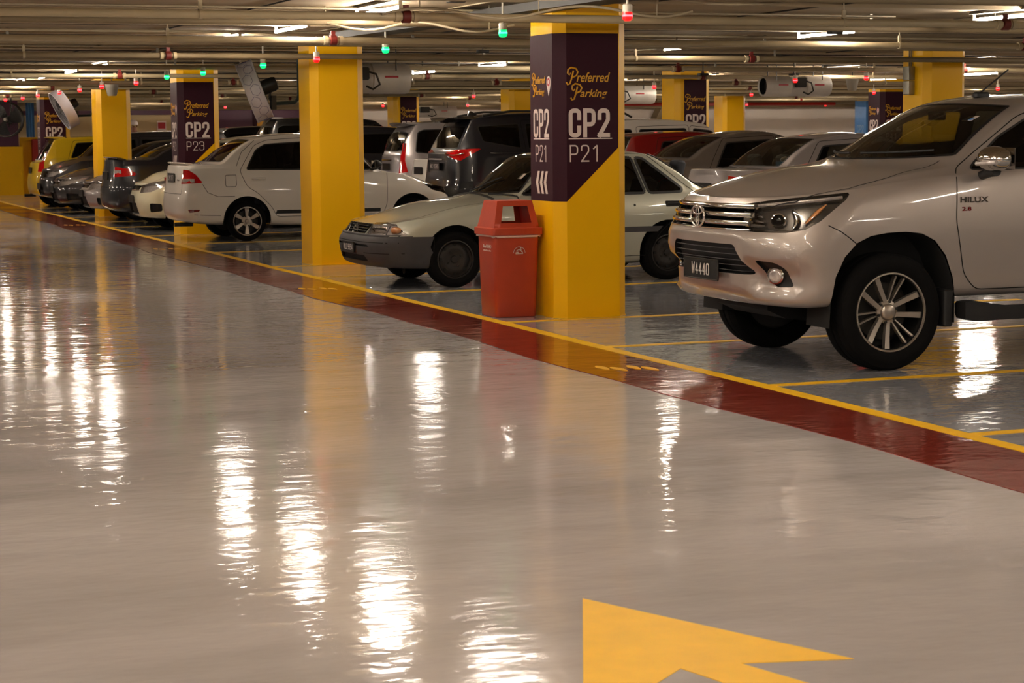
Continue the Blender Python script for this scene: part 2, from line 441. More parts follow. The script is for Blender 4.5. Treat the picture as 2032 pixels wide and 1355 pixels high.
# big arrow painted in the aisle
ar = [(2.601, 6.131), (2.02, 4.76), (2.519, 5.202), (2.618, 4.80), (2.50, 3.4), (2.69, 3.4), (2.82, 4.80), (2.707, 5.183), (3.041, 5.098)]
tag(MB().prism(ar, .0003, .0022).build('direction_arrow', M['yellow_line'], None, 0), 'large yellow direction arrow painted on the aisle floor', 'floor marking')

# ------------------------------------------------------------------ pillars
CH = .09
def pillar(x, y, label, w=PW, z1=2.66, name='pillar'):
    t = thing(name, label, 'pillar', (x+w/2, y+w/2, 0), 0, 'square yellow concrete pillars')
    h = w/2; c = CH
    poly = [(-h, -h+c), (-h+c, -h), (h-c, -h), (h, -h+c), (h, h-c), (h-c, h), (-h+c, h), (-h, h-c)]
    MB().prism(poly, 0, z1).build('shaft', M['yellow'], t, 0)
    # thin corner guards / skirting line
    MB().prism([(p[0]*1.012, p[1]*1.012) for p in poly], 0, .012).build('foot_joint', M['yellow'], t, 0)
    return t, h
def swash(mb, pts, r): mb.tube([(p[0], p[1], 0) for p in pts], r, 6, sy=.3)
def preferred(par, cx, cz, w, Mx):
    """two-line italic script"""
    F2 = lambda x, y: Mx @ Matrix.Translation((x, y, 0))
    text('script_lettering', 'referred', w*.76, w*.205, M['gold_ink'], par, F2(cx+w*.12, cz+w*.155), .012, .32, .002)
    text('script_lettering', 'arking', w*.62, w*.215, M['gold_ink'], par, F2(cx+w*.13, cz-w*.2), .012, .32, .002)
    b = MB()
    for ox, oz, s in ((-w*.36, w*.17, 1), (-w*.27, -w*.155, .95)):
        def tr(L, r): b.tube([Mx @ Vector((cx+ox+px*w*s, cz+oz+pz*w*s, .001)) for px, pz in L], r, 6)
        tr([(-.13, -.12), (-.1, -.17), (-.05, -.15), (-.01, -.04), (.03, .12)], w*.018)
        tr([(-.1, .06), (-.09, .14), (-.02, .185), (.09, .16), (.13, .09), (.1, .02), (.02, -.015), (-.02, 0)], w*.019)
        tr([(-.1, .06), (-.06, .03), (-.03, .07)], w*.014)
    b.build('script_lettering', M['gold_ink'], par, 0)
def sign(t, h, num, wrap=True, up=0.0):
    """purple wrap: panel on the -Y face and on the aisle face, with lettering"""
    e = .003
    xr = h-.10; ztop, zb, zk = 2.38+up*.6, .985, 1.43
    b = MB(); xl = -h+CH
    if not wrap: xl += .06; xr = h-CH
    poly = [(xl, zb), (xr, zk), (xr, ztop), (xl, ztop)]
    v = [(p[0], -h-e, p[1]) for p in poly]+[(p[0], -h+.0005, p[1]) for p in poly]
    b.add(v, [(0, 1, 2, 3), (0, 4, 5, 1), (1, 5, 6, 2), (2, 6, 7, 3), (3, 7, 4, 0)])
    # wrap over the chamfer and the aisle face
    k = e*.7071
    wr = [(-h+CH, -h-e), (-h-e*.4, -h+CH-e*.4), (-h-e, h-CH*.9)]
    for (a, c) in (((wr[0], wr[1]), (wr[1], wr[2])) if wrap else ()):
        b.add([(a[0], a[1], zb), (c[0], c[1], zb), (c[0], c[1], ztop), (a[0], a[1], ztop)], [(0, 1, 2, 3)])
        b.add([(a[0]+.01, a[1]+.01, zb), (c[0]+.01, c[1]+.01, zb), (a[0], a[1], zb), (c[0], c[1], zb)], [(0, 1, 3, 2)])
        b.add([(a[0]+.01, a[1]+.01, ztop), (c[0]+.01, c[1]+.01, ztop), (a[0], a[1], ztop), (c[0], c[1], ztop)], [(0, 1, 3, 2)])
    p = b.build('purple_sign_wrap', M['purple'], t, 0, fixn=False)
    for Mx, wd, sidef in ((frame((0, -h-e, 0), (1, 0, 0), (0, 0, 1)), .375, 0), (frame((-h-e, 0, 0), (0, -1, 0), (0, 0, 1)), .35, 1)):
        if sidef and not wrap: continue
        Mx = Mx @ Matrix.Translation((.07 if not wrap else 0, up, 0))
        F2 = lambda x, y: Mx @ Matrix.Translation((x, y, 0))
        ox = -.035 if not sidef else 0
        if not sidef: preferred(p, ox-.01, 1.955, .40, Mx)
        else:
            preferred(p, -.06, 1.955, .30, Mx)
            q = MB(); pin = []
            for kx in range(17):
                a = radians(-30+kx*240/16); pin.append((.045*cos(a), .045*sin(a)*1.2))
            pin.append((0, -.11))
            q.prism([(a+.17, c+1.975) for a, c in pin], 0, .002, Mx); q.build('location_pin', M['white_ink'], p, 0)
            q = MB(); q.prism([(.17+.03*cos(a*pi/8), 1.98+.036*sin(a*pi/8)) for a in range(16)], .002, .003, Mx); q.build('location_pin', M['red_ink'], p, 0)
            q = MB(); q.prism([(.17+.016*cos(a*pi/8), 1.98+.019*sin(a*pi/8)) for a in range(16)], .003, .004, Mx); q.build('location_pin', M['white_ink'], p, 0)
        stroke_text('level_lettering', 'CP2', wd, .24, .036 if not sidef else .032, M['white_ink'], p, F2(ox, 1.638), .16)
        q = MB(); q.box(ox-wd/2, ox+wd/2+.02*(1-sidef), 1.503, 1.512, 0, .002, Mx); q.build('underline', M['white_ink'], p, 0)
        stroke_text('bay_number', num, wd*.74, .142, .012, M['white_ink'], p, F2(ox-.04*(1-sidef), 1.385), .34)
        if sidef:
            q = MB()
            for c in range(3):
                x = ox-.13+c*.09
                q.prism([(x, 1.14), (x+.045, 1.235), (x+.09, 1.235), (x+.05, 1.14), (x+.09, 1.045), (x+.045, 1.045)], 0, .002, Mx)
            q.build('chevron_mark', M['white_ink'], p, 0)
rowY = [15.52, 23.14, 31.32, 38.95, 46.6]
P = []
specs = [('yellow pillar with purple P21 sign, behind the orange litter bin', 'P21'), ('plain yellow pillar in front of the white sedan', None),
         ('yellow pillar with purple P23 sign, behind the tail of the white sedan', 'P23'), ('plain yellow pillar between the two dark car groups at left', None),
         ('yellow pillar with purple sign at far left behind the yellow hatchback', 'P25')]
for y, (l, num) in zip(rowY, specs):
    x = PX0+(.1 if y > 30 else 0)
    t, h = pillar(x, y, l); P.append(t)
    if num: sign(t, h, num)
for x, y, l, num in [(14.92, 23.3, 'plain yellow pillar with grey junction box, behind the pickup cab', None),
                     (15.02, 31.2, 'yellow pillar with purple CP2 sign between P21 and the pickup, above the red car', 'P31'),
                     (15.02, 39.1, 'plain yellow pillar above the dark sport utility roof, left of P21', None),
                     (15.02, 47.0, 'yellow pillar with purple sign above the silver people carrier', 'P35'),
                     (24.0, 47.0, 'plain yellow pillar just right of the CP2 pillar above the silver sedan', None),
                     (23.9, 39.1, 'yellow pillar with purple CP2 sign seen over the pickup windscreen edge', 'P41'),
                     (24.0, 54.9, 'far yellow pillar hidden mostly by the P21 pillar', None),
                     (15.02, 15.5, 'yellow pillar beyond the right picture edge behind the pickup', None),
                     (-8.5, 15.5, 'yellow pillar across the aisle outside the left picture edge, near', None),
                     (-8.5, 31.3, 'yellow pillar across the aisle outside the left picture edge, far', None)]:
    t, h = pillar(x, y, l)
    if num: sign(t, h, num, num == 'P41', .08 if num != 'P41' else 0)
    if (x, y) == (14.92, 23.3):
        jb = thing('junction_box', 'grey metal junction box with conduits on the yellow pillar behind the pickup', 'junction box', (14.92, 23.72, 2.02), -pi/2)
        MB().rbox(0, .15, -.10, 0, 0, .185, .012).build('enclosure', M['galv'], jb)
        MB().rbox(0, .15, -.10, 0, .195, .38, .012).build('enclosure', M['galv'], jb)
        for k in (.05, .1): MB().tube([(k, -.03, .37), (k, -.03, .635)], .012, 8).build('conduit', M['pipe_dull'], jb)
# blue-signed pillar far right
t, h = pillar(33.0, 54.9, 'blue-wrapped pillar standing far off left of the purple CP2 pillar')
b = MB(); b.box(-h-.012, h+.012, -h-.012, h+.012, .9, 2.42); p = b.build('blue_sign_wrap', M['blue_vinyl'], t, 0)
for Mx in (frame((0, -h-.013, 0), (1, 0, 0), (0, 0, 1)), frame((-h-.013, 0, 0), (0, -1, 0), (0, 0, 1))):
    stroke_text('level_lettering', 'CP2', .4, .24, .035, M['pale_blue_ink'], p, Mx @ Matrix.Translation((0, 1.55, 0)), .16)

# conduit on the plain pillar (vertical surface cable) handled with the fan below
# ------------------------------------------------------------------ far left end: yellow and purple wall block
t = thing('end_pillar', 'wide end pillar, purple above yellow, at the far left edge', 'pillar', (6.0, 54.3, 0))
MB().box(-.9, 1.05, 0, .8, 0, 1.28).build('yellow_dado', M['yellow'], t, 0)
MB().box(-.895, .95, .005, .79, 1.28, CEIL).build('purple_upper', M['purple_wall'], t, 0)
t = thing('low_wall', 'stepped yellow low wall holding the red cabinet at far left', 'wall', (7.05, 54.9, 0))
MB().box(0, .75, 0, .4, 0, 1.52).build('wall_body', M['yellow'], t, 0)
t = thing('hose_cabinet', 'red fire hose cabinet on the yellow low wall at far left', 'cabinet', (7.35, 54.70, .55))
MB().rbox(0, .42, 0, .18, 0, .92, .02).build('cabinet_body', M['red_pipe'], t)
MB().rbox(.03, .39, -.012, .0, .04, .88, .004).build('cabinet_door', M['red_pipe'], t)
t = thing('hanging_banner', 'narrow blue and white banner beside the far-left purple wall', 'banner', (7.45, 56.5, 1.42))
b = MB(); n = 10
for sgn in (0, .01): b.loft([[Vector((.22*k/n, .02*sin(k*1.7)+sgn, z)) for k in range(n+1)] for z in (0, .6, 1.15)], False)
b.build('cloth', M['blue_vinyl'], t); MB().tube([(-.02, 0, 1.16), (.26, 0, 1.16)], .012).build('rod', M['white_plastic'], t)
# back wall dressing, left to right
struct(slab('trim_1', 7.0, 13.9, 65.6, 65.99, 2.2, 2.5, M['purple_wall']))
struct(slab('wall_far_left', 7.0, 13.9, 65.7, 66., 0, 2.2, M['beige']))
struct(slab('wall_purple', 13.9, 18.5, 65.5, 66., 0, 2.6, M['purple_wall']))
t = thing('notice_board', 'small red and white notice on the beige wall between the two left pillars', 'sign', (12.85, 65.66, 1.5))
MB().box(0, .3, 0, .03, 0, .5).build('board', M['white_ink'], t, 0); MB().box(.03, .27, -.005, 0, .25, .45).build('red_print', M['red_ink'], t, 0)
t = thing('wall_poster', 'orange figure poster on the dark purple back wall above the white sedan', 'poster', (16.0, 65.45, 1.62))
MB().box(0, .5, 0, .04, 0, .8).build('board', M['purple'], t, 0)
MB().lathe([(0, .0), (.12, 0), (.13, .03), (0, .03)], 16, frame((.25, -.02, .58), (1, 0, 0), (0, 0, 1))).build('print', M['gold_ink'], t, 0)
MB().prism([(.12, .1), (.38, .1), (.34, .45), (.16, .45)], 0, .01, frame((0, -.005, 0), (1, 0, 0), (0, 0, 1))).build('print', M['gold_ink'], t, 0)
# sloping ramp edge on right back wall
t = thing('ramp_beam', 'dark slanting ramp edge on the grey back wall above the silver sedans', 'beam', (30.2, 65.2, 0))
MB().prism([(0, 1.2), (.35, 1.2), (1.0, 2.45), (.65, 2.45)], 0, .5, frame((0, .5, 0), (1, 0, 0), (0, 0, 1))).build('beam_body', M['pipe_dull'], t, 0)
t = thing('red_sprinkler_main', 'long red sprinkler main running along the far back wall', 'pipe', (18.5, 65.0, 2.42))
MB().tube([(-4.5, 0, 0), (27, 0, 0)], .06, 10).build('main_pipe', M['red_pipe'], t)
for k in range(7): MB().tube([(-4+k*5, 0, .05), (-4+k*5, 0, CEIL-2.42)], .01, 6).build('hanger', M['galv'], t)
t = thing('red_cross_main', 'red pipe near the ceiling above the right-hand silver cars', 'pipe', (0, 0, 0))
MB().tube([(24.5, 56.5, 2.36), (32.8, 56.5, 2.36)], .055, 10).build('main_pipe', M['red_pipe'], t)
for k in range(3): MB().tube([(25+k*3.6, 56.5, 2.4), (25+k*3.6, 56.5, CEIL)], .01, 6).build('hanger', M['galv'], t)
# ------------------------------------------------------------------ ceiling services
ORD = ['nearest', 'second', 'third', 'fourth', 'fifth', 'sixth', 'seventh', 'eighth', 'ninth', 'tenth', 'eleventh', 'twelfth', 'thirteenth', 'fourteenth', 'fifteenth', 'sixteenth', 'seventeenth', 'eighteenth', 'nineteenth', 'twentieth',
       'twenty-first', 'twenty-second', 'twenty-third', 'twenty-fourth', 'twenty-fifth', 'twenty-sixth', 'twenty-seventh', 'twenty-eighth', 'twenty-ninth', 'thirtieth', 'thirty-first', 'thirty-second', 'thirty-third', 'thirty-fourth', 'thirty-fifth', 'thirty-sixth', 'thirty-seventh', 'thirty-eighth']
pipesY = [(10.9, 2.456), (14.85, 2.456)]+[(18.8+3.95*k, 2.456) for k in range(12)]
for i, (y, z) in enumerate(pipesY):
    r = .032
    t = thing('sprinkler_pipe', ORD[i]+' cream sprinkler pipe crossing under the ceiling, counted from the camera', 'pipe', (0, y, z), 0, 'cream pipes crossing under the ceiling')
    xa, xb = -9, min(12+y*.62, 46)
    MB().tube([(xa, 0, 0), (xb, 0, 0)], r, 14).build('pipe_run', M['pipe'] if i not in (3, 6, 9) else M['pipe_dull'], t, 50)
    x = -7+(i*2.37) % 4.6
    k = 0
    xs = {1: [1.7, 4.85, 10.3], 2: [.4, 5.4, 13.3], 3: [4.6, 12.]}.get(i)
    if not xs:
        xs = []
        while x < xb: xs.append(x); x += 4.9
    for x in xs:
        c = MB()
        Mx = frame((x, 0, 0), (0, 1, 0), (0, 0, 1))
        c.lathe([(r, -.035), (r+.018, -.03), (r+.018, .03), (r, .035)], 14, Mx)
        c.box(x-.02, x+.02, -.012, .012, r+.01, r+.06)
        c.build('clamp', M['red_clamp'], t, 50)
        for s in (-1, 1): MB().lathe([(r, -.02), (r+.012, -.018), (r+.012, .018), (r, .02)], 14, frame((x+s*.075, 0, 0), (0, 1, 0), (0, 0, 1))).build('coupling', M['pipe'], t, 50)
        c = MB(); hx = x-1.6
        c.tube([(hx, 0, r), (hx, 0, CEIL-z)], .006, 6); c.lathe([(r+.002, -.014), (r+.007, -.014), (r+.007, .014), (r+.002, .014)], 14, frame((hx, 0, 0), (0, 1, 0), (0, 0, 1)))
        c.box(hx-.014, hx+.014, -.01, .01, r, r+.07)
        c.build('hanger', M['pipe'], t, 50)
# larger dull drain/duct pipes close to the soffit
for i, (y, z, r) in enumerate([(13.05, 2.52, .03), (16.9, 2.52, .028), (20.9, 2.52, .03), (24.9, 2.52, .032), (28.7, 2.52, .032), (38.2, 2.515, .04), (44.6, 2.5, .05), (50.5, 2.5, .06), (56.9, 2.45, .09), (61, 2.4, .11)]):
    t = thing('drain_pipe', ORD[i]+' dull beige wide pipe laid close under the ceiling, from the camera', 'pipe', (0, y, z), 0, 'dull wide pipes under the ceiling')
    z = min(z, 2.60-r); t.location.z = z
    MB().tube([(-9, 0, 0), (min(10+y*.64, 48), 0, 0)], r, 14).build('pipe_run', M['pipe_dull'], t, 50)
    for k in range(9):
        x = -8+k*4.3+(i % 3)
        if x < min(10+y*.64, 48):
            q = MB(); q.box(x-.015, x+.015, -.004, .004, r*.9, CEIL-z); q.build('hanger', M['galv'], t, 0)
# thin conduits and drooping cables
rc = random.Random(3)
PR = [15.5, 23.1, 31.3, 38.95, 46.6, 54.9]
ncab = 0
for i in range(38):
    y = 13.6+i*1.02+rc.uniform(-.2, .2)
    if any(p-.25 < y < p+1.0 for p in PR) or any(abs(y-p) < .16 for p, _ in pipesY): continue
    z = rc.uniform(2.623, 2.642); dark = rc.random() < .55
    x0 = rc.uniform(-6, 6) if rc.random() < .5 else -8
    x1 = x0+rc.uniform(9, 26); amp = rc.uniform(.0, .05)
    pts = [(x0+(x1-x0)*k/26, y+amp*sin(k*.9+i), z) for k in range(27)]
    o = MB().tube(pts, rc.choice([.008, .010, .012, .015]), 6).build('cable_run', M['cable'] if dark else M['cable_light'], None, 60)
    tag(o, ORD[ncab]+' thin '+('dark' if dark else 'pale')+' cable strung across the ceiling, counted from the camera', 'cable', 'thin cables under the ceiling'); ncab += 1
# light strands going along the aisle
for i, (x, z, dark) in enumerate([(4.2, 2.652, 1), (5.9, 2.652, 0), (7.3, 2.652, 1), (9.1, 2.652, 1), (11.5, 2.652, 0), (14.6, 2.652, 1), (19.4, 2.652, 1)]):
    pts = [(x+.05*sin(k*.8+i), 12+k*2.1, z) for k in range(22)]
    o = MB().tube(pts, .007, 6).build('conduit_run', M['cable'] if dark else M['cable_light'], None, 60)
    tag(o, ['first', 'second', 'third', 'fourth', 'fifth', 'sixth', 'seventh'][i]+' conduit from the aisle running lengthwise along the ceiling', 'conduit', 'lengthwise conduits under the ceiling')
# dark cable tray slanting above P21
t = thing('cable_tray', 'dark grey cable tray slanting over the top of the P21 pillar', 'cable tray', (0, 0, 0))
a = Vector((6.04, 20.7, 2.555)); b_ = Vector((6.38, 12.4, 2.555)); dv = (b_-a); sd = Vector((-dv.y, dv.x, 0)).normalized()*.14
q = MB()
for o0, z0, z1 in ((sd*0, 0, 0),): pass
v = []
for p in (a, b_):
    for s, h in ((1, .07), (1, 0), (-1, 0), (-1, .07)): v.append(p+sd*s+Vector((0, 0, h)))
q.add(v, [(0, 1, 5, 4), (1, 2, 6, 5), (2, 3, 7, 6)])
q.add([p+Vector((0, 0, .006)) if k % 4 in (1, 2) else p+sd*(-.03 if k % 4 == 0 else .03) for k, p in enumerate(v)], [(0, 1, 5, 4), (1, 2, 6, 5), (2, 3, 7, 6)])
q.build('tray', M['dark_steel'], t, 0, fixn=False)
for s in (-.6, 0, .6):
    MB().tube([a+sd*s+Vector((0, 0, .03))+dv*k/14+Vector((.02*sin(k*2+s*5), 0, .012*cos(k*3))) for k in range(15)], .018, 7).build('tray_cable', M['cable'], t)
# pale conduits waving below the tray
for i, (P0, P1, w) in enumerate([((4.64, 14.8, 2.47), (7.05, 14.3, 2.50), .09), ((4.56, 16.9, 2.50), (6.36, 16.4, 2.46), .08), ((4.8, 13.4, 2.54), (7.6, 13.2, 2.49), .05)]):
    A, B = Vector(P0), Vector(P1)
    pts = [A.lerp(B, k/24)+Vector((0, .05*sin(k*.6), w*.5*sin(k*.52+i))) for k in range(25)]
    q = MB().tube(pts, .011, 7)
    for k in (3, 12, 21): q.tube([pts[k], (pts[k].x, pts[k].y, CEIL)], .004, 5)
    o = q.build('flexible_conduit', M['cable_light'], None, 60)
    tag(o, ['lowest', 'middle', 'highest'][i]+' wavy pale flexible conduit drooping beside the P21 pillar top', 'conduit')

# fluorescent fittings -------------------------------------------------
def fitting(x, y, label, lit=True, L=1.2, z=2.58, rz=0, group='twin-ended fluorescent fittings'):
    t = thing('fluorescent_light', label, 'light', (x, y, 0), rz, group)
    MB().add([(-.05, -L/2-.03, z+.05), (.05, -L/2-.03, z+.05), (.05, L/2+.03, z+.05), (-.05, L/2+.03, z+.05),
              (-.03, -L/2-.03, z+.080), (.03, -L/2-.03, z+.080), (.03, L/2+.03, z+.080), (-.03, L/2+.03, z+.080)],
             [(0, 1, 2, 3), (0, 4, 5, 1), (1, 5, 6, 2), (2, 6, 7, 3), (3, 7, 4, 0), (4, 7, 6, 5)]).build('reflector', M['fixture'], t, 0)
    c = MB()
    for s in (-1, 1): c.box(-.014, .014, s*(L/2+.012)-.008, s*(L/2+.012)+.008, z-.018, z+.055)
    c.build('lamp_holder', M['white_plastic'], t, 0)
    MB().tube([(0, -L/2, z), (0, L/2, z)], .0155, 8).build('lamp_tube', M['tube'] if lit else M['white_plastic'], t, 60)
    return t
def at_z(px, py, z):
    u = px-1016; v = py-677.5; cr, sr = cos(ROLL), sin(ROLL)
    d = fw+rt*((u*cr-v*sr)/F)-upv*((u*sr+v*cr)/F); k = (z-HC)/d.z
    return d.x*k, d.y*k
def at_y(px, py, Y):
    u = px-1016; v = py-677.5; cr, sr = cos(ROLL), sin(ROLL)
    d = fw+rt*((u*cr-v*sr)/F)-upv*((u*sr+v*cr)/F); k = Y/d.y
    return d.x*k, Y, HC+d.z*k
rows = {  # includes unseen near and far-end fittings added to brighten floor and back wall
 'over the bay fronts beside the aisle': (5.06, [-12.26, -8.76, -5.26, -2.19, 0.88, 3.94, 7.01, 10.16, 13.32, 16.25, 19.05, 21.81, (25.58, 0), 29.96, 32.76, 35.83, 38.89, 42.22, 45.99, 49.93, 54.31, 58.69]),
 'over the middle of the double row of bays': (10.95, [-10.51, -6.13, -1.75, 2.19, 5.69, 9.11, 12.44, (15.68, 1), 19.05, 22.47, 25.93, 29.26, 32.59, 36.09, 40.65, 44.59, 50.63, 56.06, 61.32]),
 'over the second aisle': (17.78, [-7.01, 0.0, 7.01, 13.14, 17.08, 21.02, 26.46, 30.4, 35.74, 39.42, 45.73, 50.81, 56.06, 61.32]),
 'over the third row of bays': (22.16, [24.09, 28.47, 32.76, 36.09, 40.73, 45.55, 50.81, 56.06, 61.32]),
 'over the far right bays': (30.05, [35.04, 39.42, 44.24, 49.06, 53.44, 57.82, 62.2]),
 'over the rightmost bays': (37.67, [43.8, 49.93, 56.06, 62.2]),
 'across the main aisle on its other side': (-1.93, [-12.26, -8.76, -5.26, -1.75, 2.19, 6.13, 10.07, 14.02, 17.96, 21.9, 27.16, 32.41, 37.67, 43.8, 49.93]),
 'added along the aisle middle, out of view': (1.4, [-11.39, -7.88, -4.38, -1.31, 1.75, 4.82, 7.88, 10.95]),  # unseen row, added to lift the light on the near floor
 'over the bays across the aisle': (-7.88, [-8.76, -1.75, 5.26, 12.26, 19.27, 26.28, 35.04, 43.8, 52.56]),
}
for rl, (x, ys_) in rows.items():
    for i, y in enumerate(ys_):
        lit = True
        if isinstance(y, tuple): y, lit = y[0], bool(y[1])
        fitting(x, y, ORD[i]+(' lit' if lit else ' unlit')+' fluorescent fitting '+rl, lit)
for i in range(7): fitting(12.5+i*4.4, 61.6, ORD[i]+' added crosswise fluorescent fitting before the back wall, from the left', True, rz=pi/2)  # extra row added to brighten the back wall
# parking indicator lamps ---------------------------------------------
def indicator(x, y, green, label, z=2.38, s=.93):
    t = thing('parking_indicator_lamp', label, 'indicator light', (x, y, z), 0, 'green indicator lamps' if green else 'red indicator lamps')
    MB().tube([(0, 0, .085*s), (0, 0, CEIL-z)], .009, 8).build('rod', M['white_plastic'], t)
    MB().lathe([(0, .03*s), (.036*s, .03*s), (.038*s, .04*s), (.038*s, .085*s), (.03*s, .092*s), (0, .092*s)], 18).build('housing', M['white_plastic'], t)
    MB().lathe([(0, -.036*s), (.02*s, -.036*s), (.034*s, -.026*s), (.039*s, -.008*s), (.037*s, .026*s), (.036*s, .03*s)], 18).build('lens', M['led_green'] if green else M['led_red'], t)
    MB().lathe([(.0395*s, -.004*s), (.0405*s, .0*s), (.0405*s, .006*s), (.0395*s, .01*s)], 18).build('lens_core', M['led_green_core'] if green else M['led_red_core'], t)
for px, py, g, l in [(1245, 32, 0, 'above the right edge of the P21 pillar'), (998, 66, 1, 'just left of the P21 pillar top, nearest green one'), (765, 99, 1, 'right of the plain yellow pillar'),
                     (628, 118, 0, 'in front of the plain yellow pillar top beside the white sedan'), (522, 130, 1, 'above the tilted drum fan'), (403, 145, 1, 'over the top of the P23 sign'),
                     (331, 153, 1, 'just left of the P23 pillar'), (270, 165, 0, 'between the P23 pillar and the plain pillar left of it'), (202, 172, 0, 'in front of the plain pillar left of P23'),
                     (158, 179, 0, 'above the gap right of the far drum fan'), (118, 184, 0, 'above the far tilted drum fan'), (75, 190, 0, 'third from the left picture edge'),
                     (45, 195, 0, 'second from the left picture edge'), (20, 202, 0, 'nearest to the left picture edge')]:
    x, y = at_z(px, py, 2.38)
    if px == 20: y = 47.4; x = 5.8
    indicator(x, y, g, ('green' if g else 'red')+' hanging indicator lamp '+l)
for px, py, l in [(1578, 160, 'in front of the right-hand jet fan'), (1719, 155, 'over the distant purple CP2 pillar, upper'), (1734, 184, 'over the distant purple CP2 pillar, lower'), (1980, 176, 'at the right edge above the pickup roof'),
                  (1491, 188, 'left below the right-hand jet fan'), (1298, 173, 'in front of the jet fan right of P21'), (940, 191, 'above the black sport utility roof'),
                  (1638, 209, 'against the grey back wall, rightmost'), (1482, 208, 'against the grey back wall right of the CP2 pillar'), (928, 209, 'against the grey back wall above the sport utility'), (760, 210, 'against the grey back wall above the silver people carrier'), (447, 213, 'against the purple back wall right of P23')]:
    x, y = at_z(px, py, 2.33)
    if y > 62: x, y = x*60/y, 60
    indicator(x, y, 0, 'red hanging indicator lamp '+l, 2.33)

# drum fans -------------------------------------------------------------
def drum_fan(c, axis, R, D, label, arm, print_=True, dm='drum'):
    """axis = direction the air leaves; ring spans D along axis; motor behind"""
    t = thing('drum_fan', label, 'fan', c)
    ax = Vector(axis).normalized(); Mx = frame((0, 0, 0), ax.cross(Vector((0, 0, 1))) if abs(ax.z) < .95 else (1, 0, 0), (0, 0, 1))
    z = ax; x = Vector((0, 0, 1)).cross(z).normalized(); y = z.cross(x)
    Mx = Matrix(((x.x, y.x, z.x, 0), (x.y, y.y, z.y, 0), (x.z, y.z, z.z, 0), (0, 0, 0, 1)))
    MB().lathe([(R-.015, D/2), (R, D/2+.006), (R+.008, D/2), (R, D/2-.01), (R, -D/2+.01), (R+.008, -D/2), (R, -D/2-.006), (R-.015, -D/2), (R-.015, D/2)], 56, Mx).build('drum', M[dm], t, 50)
    g = MB()
    for k in range(1, 9):
        for zz in (D/2, -D/2):
            rr = R*k/9
            g.tube([Mx @ Vector((rr*cos(a*pi/18), rr*sin(a*pi/18), zz+.01*(1-k/9)*(1 if zz > 0 else -1))) for a in range(36)], .0022, 4, closed=True)
    for a in range(12):
        for zz in (D/2, -D/2): g.tube([Mx @ Vector((0.03*cos(a*pi/6), .03*sin(a*pi/6), zz)), Mx @ Vector((R*cos(a*pi/6), R*sin(a*pi/6), zz))], .0025, 4)
    g.build('guard', M['dark_steel'], t)
    b = MB()
    for a in range(3):
        pts = []
        for i in range(7):
            rr = R*(.12+.8*i/6)
            row = []
            for j in range(7):
                th = a*2*pi/3+(j/6-.5)*1.35*(1-.25*i/6)+.35*i/6
                row.append(Mx @ Vector((rr*cos(th), rr*sin(th), (j/6-.5)*.09)))
            pts.append(row)
        b.loft(pts, False)
    b.build('blade', M['black_plastic'], t)
    MB().lathe([(0, .07), (.04, .07), (.05, .04), (.05, -.03), (0, -.03)], 20, Mx).build('hub', M['alloy'], t)
    MB().lathe([(0, -.03), (.085, -.035), (.09, -.06), (.09, -D/2-.15), (.075, -D/2-.19), (0, -D/2-.2)], 20, Mx).build('motor', M['black_plastic'], t)
    if print_:
        # hexagons printed on the drum
        pr = MB()
        def ringpt(a, w): return Mx @ Vector(((R+.003)*cos(a), (R+.003)*sin(a), w))
        for a0 in [k*pi/8 for k in range(16)]:
            w0 = .035 if int(a0*8/pi+.5) % 2 else -.035
            hx = [ringpt(a0+.075/R*cos(k*pi/3)*1.0, w0*.7+.062*sin(k*pi/3)) for k in range(6)]
            pr.tube(hx, .0022, 4, closed=True)
        pr.build('printed_pattern', M['blue_print'], t)
    a = [Vector(p)-Vector(c) for p in arm]
    MB().tube([p for p in a], .022, 8).build('bracket_arm', M['green_hose'], t)
    p0 = ax*(-D/2-.1)
    br = MB(); br.tube([p0, p0+Vector((0, 0, -.16)), a[0]], .018, 6); br.box(a[0].x-.03, a[0].x+.03, a[0].y-.05, a[0].y+.05, a[0].z-.07, a[0].z+.1)
    br.build('bracket_plate', M['dark_steel'], t)
    return t
M['drum'] = mat('pale_grey_blue_drum', (188, 184, 190), .4, var=.04)
M['blue_print'] = mat('dark_blue_print', (50, 50, 110), .5, var=0)
c1 = Vector(at_y(505, 181, 24.35))
u2 = -rt*.93-upv*.36-fw*.06
a1 = [Vector(at_y(542, 206, 24.3)), Vector(at_y(585, 203, 24.2)), Vector(at_y(591, 196, 24.15)), Vector(at_y(593, 188, 24.1)), Vector(at_y(592, 118, 24.1))]
drum_fan(c1, u2, .375, .2, 'tilted drum fan seen edge-on left of the plain yellow pillar', a1)
c2 = Vector(at_y(127, 216, 40.2))
a2 = [Vector(at_y(152, 230, 40.3)), Vector(at_y(180, 229, 40.2)), Vector(at_y(183, 222, 40.1)), Vector(at_y(184, 178, 40.1))]
drum_fan(c2, -rt*.82-upv*.52-fw*.30, .40, .2, 'far tilted drum fan in front of the purple sign at far left', a2, False)
c3 = Vector(at_y(12, 237, 47.4))
drum_fan(c3, -fw*.95-rt*.1-upv*.1, .40, .18, 'round drum fan facing the camera at the far left edge', [c3+fw*.4, c3+fw*.5+Vector((0, 0, .3)), c3+fw*.5+Vector((0, 0, .55))], False, 'dark_steel')

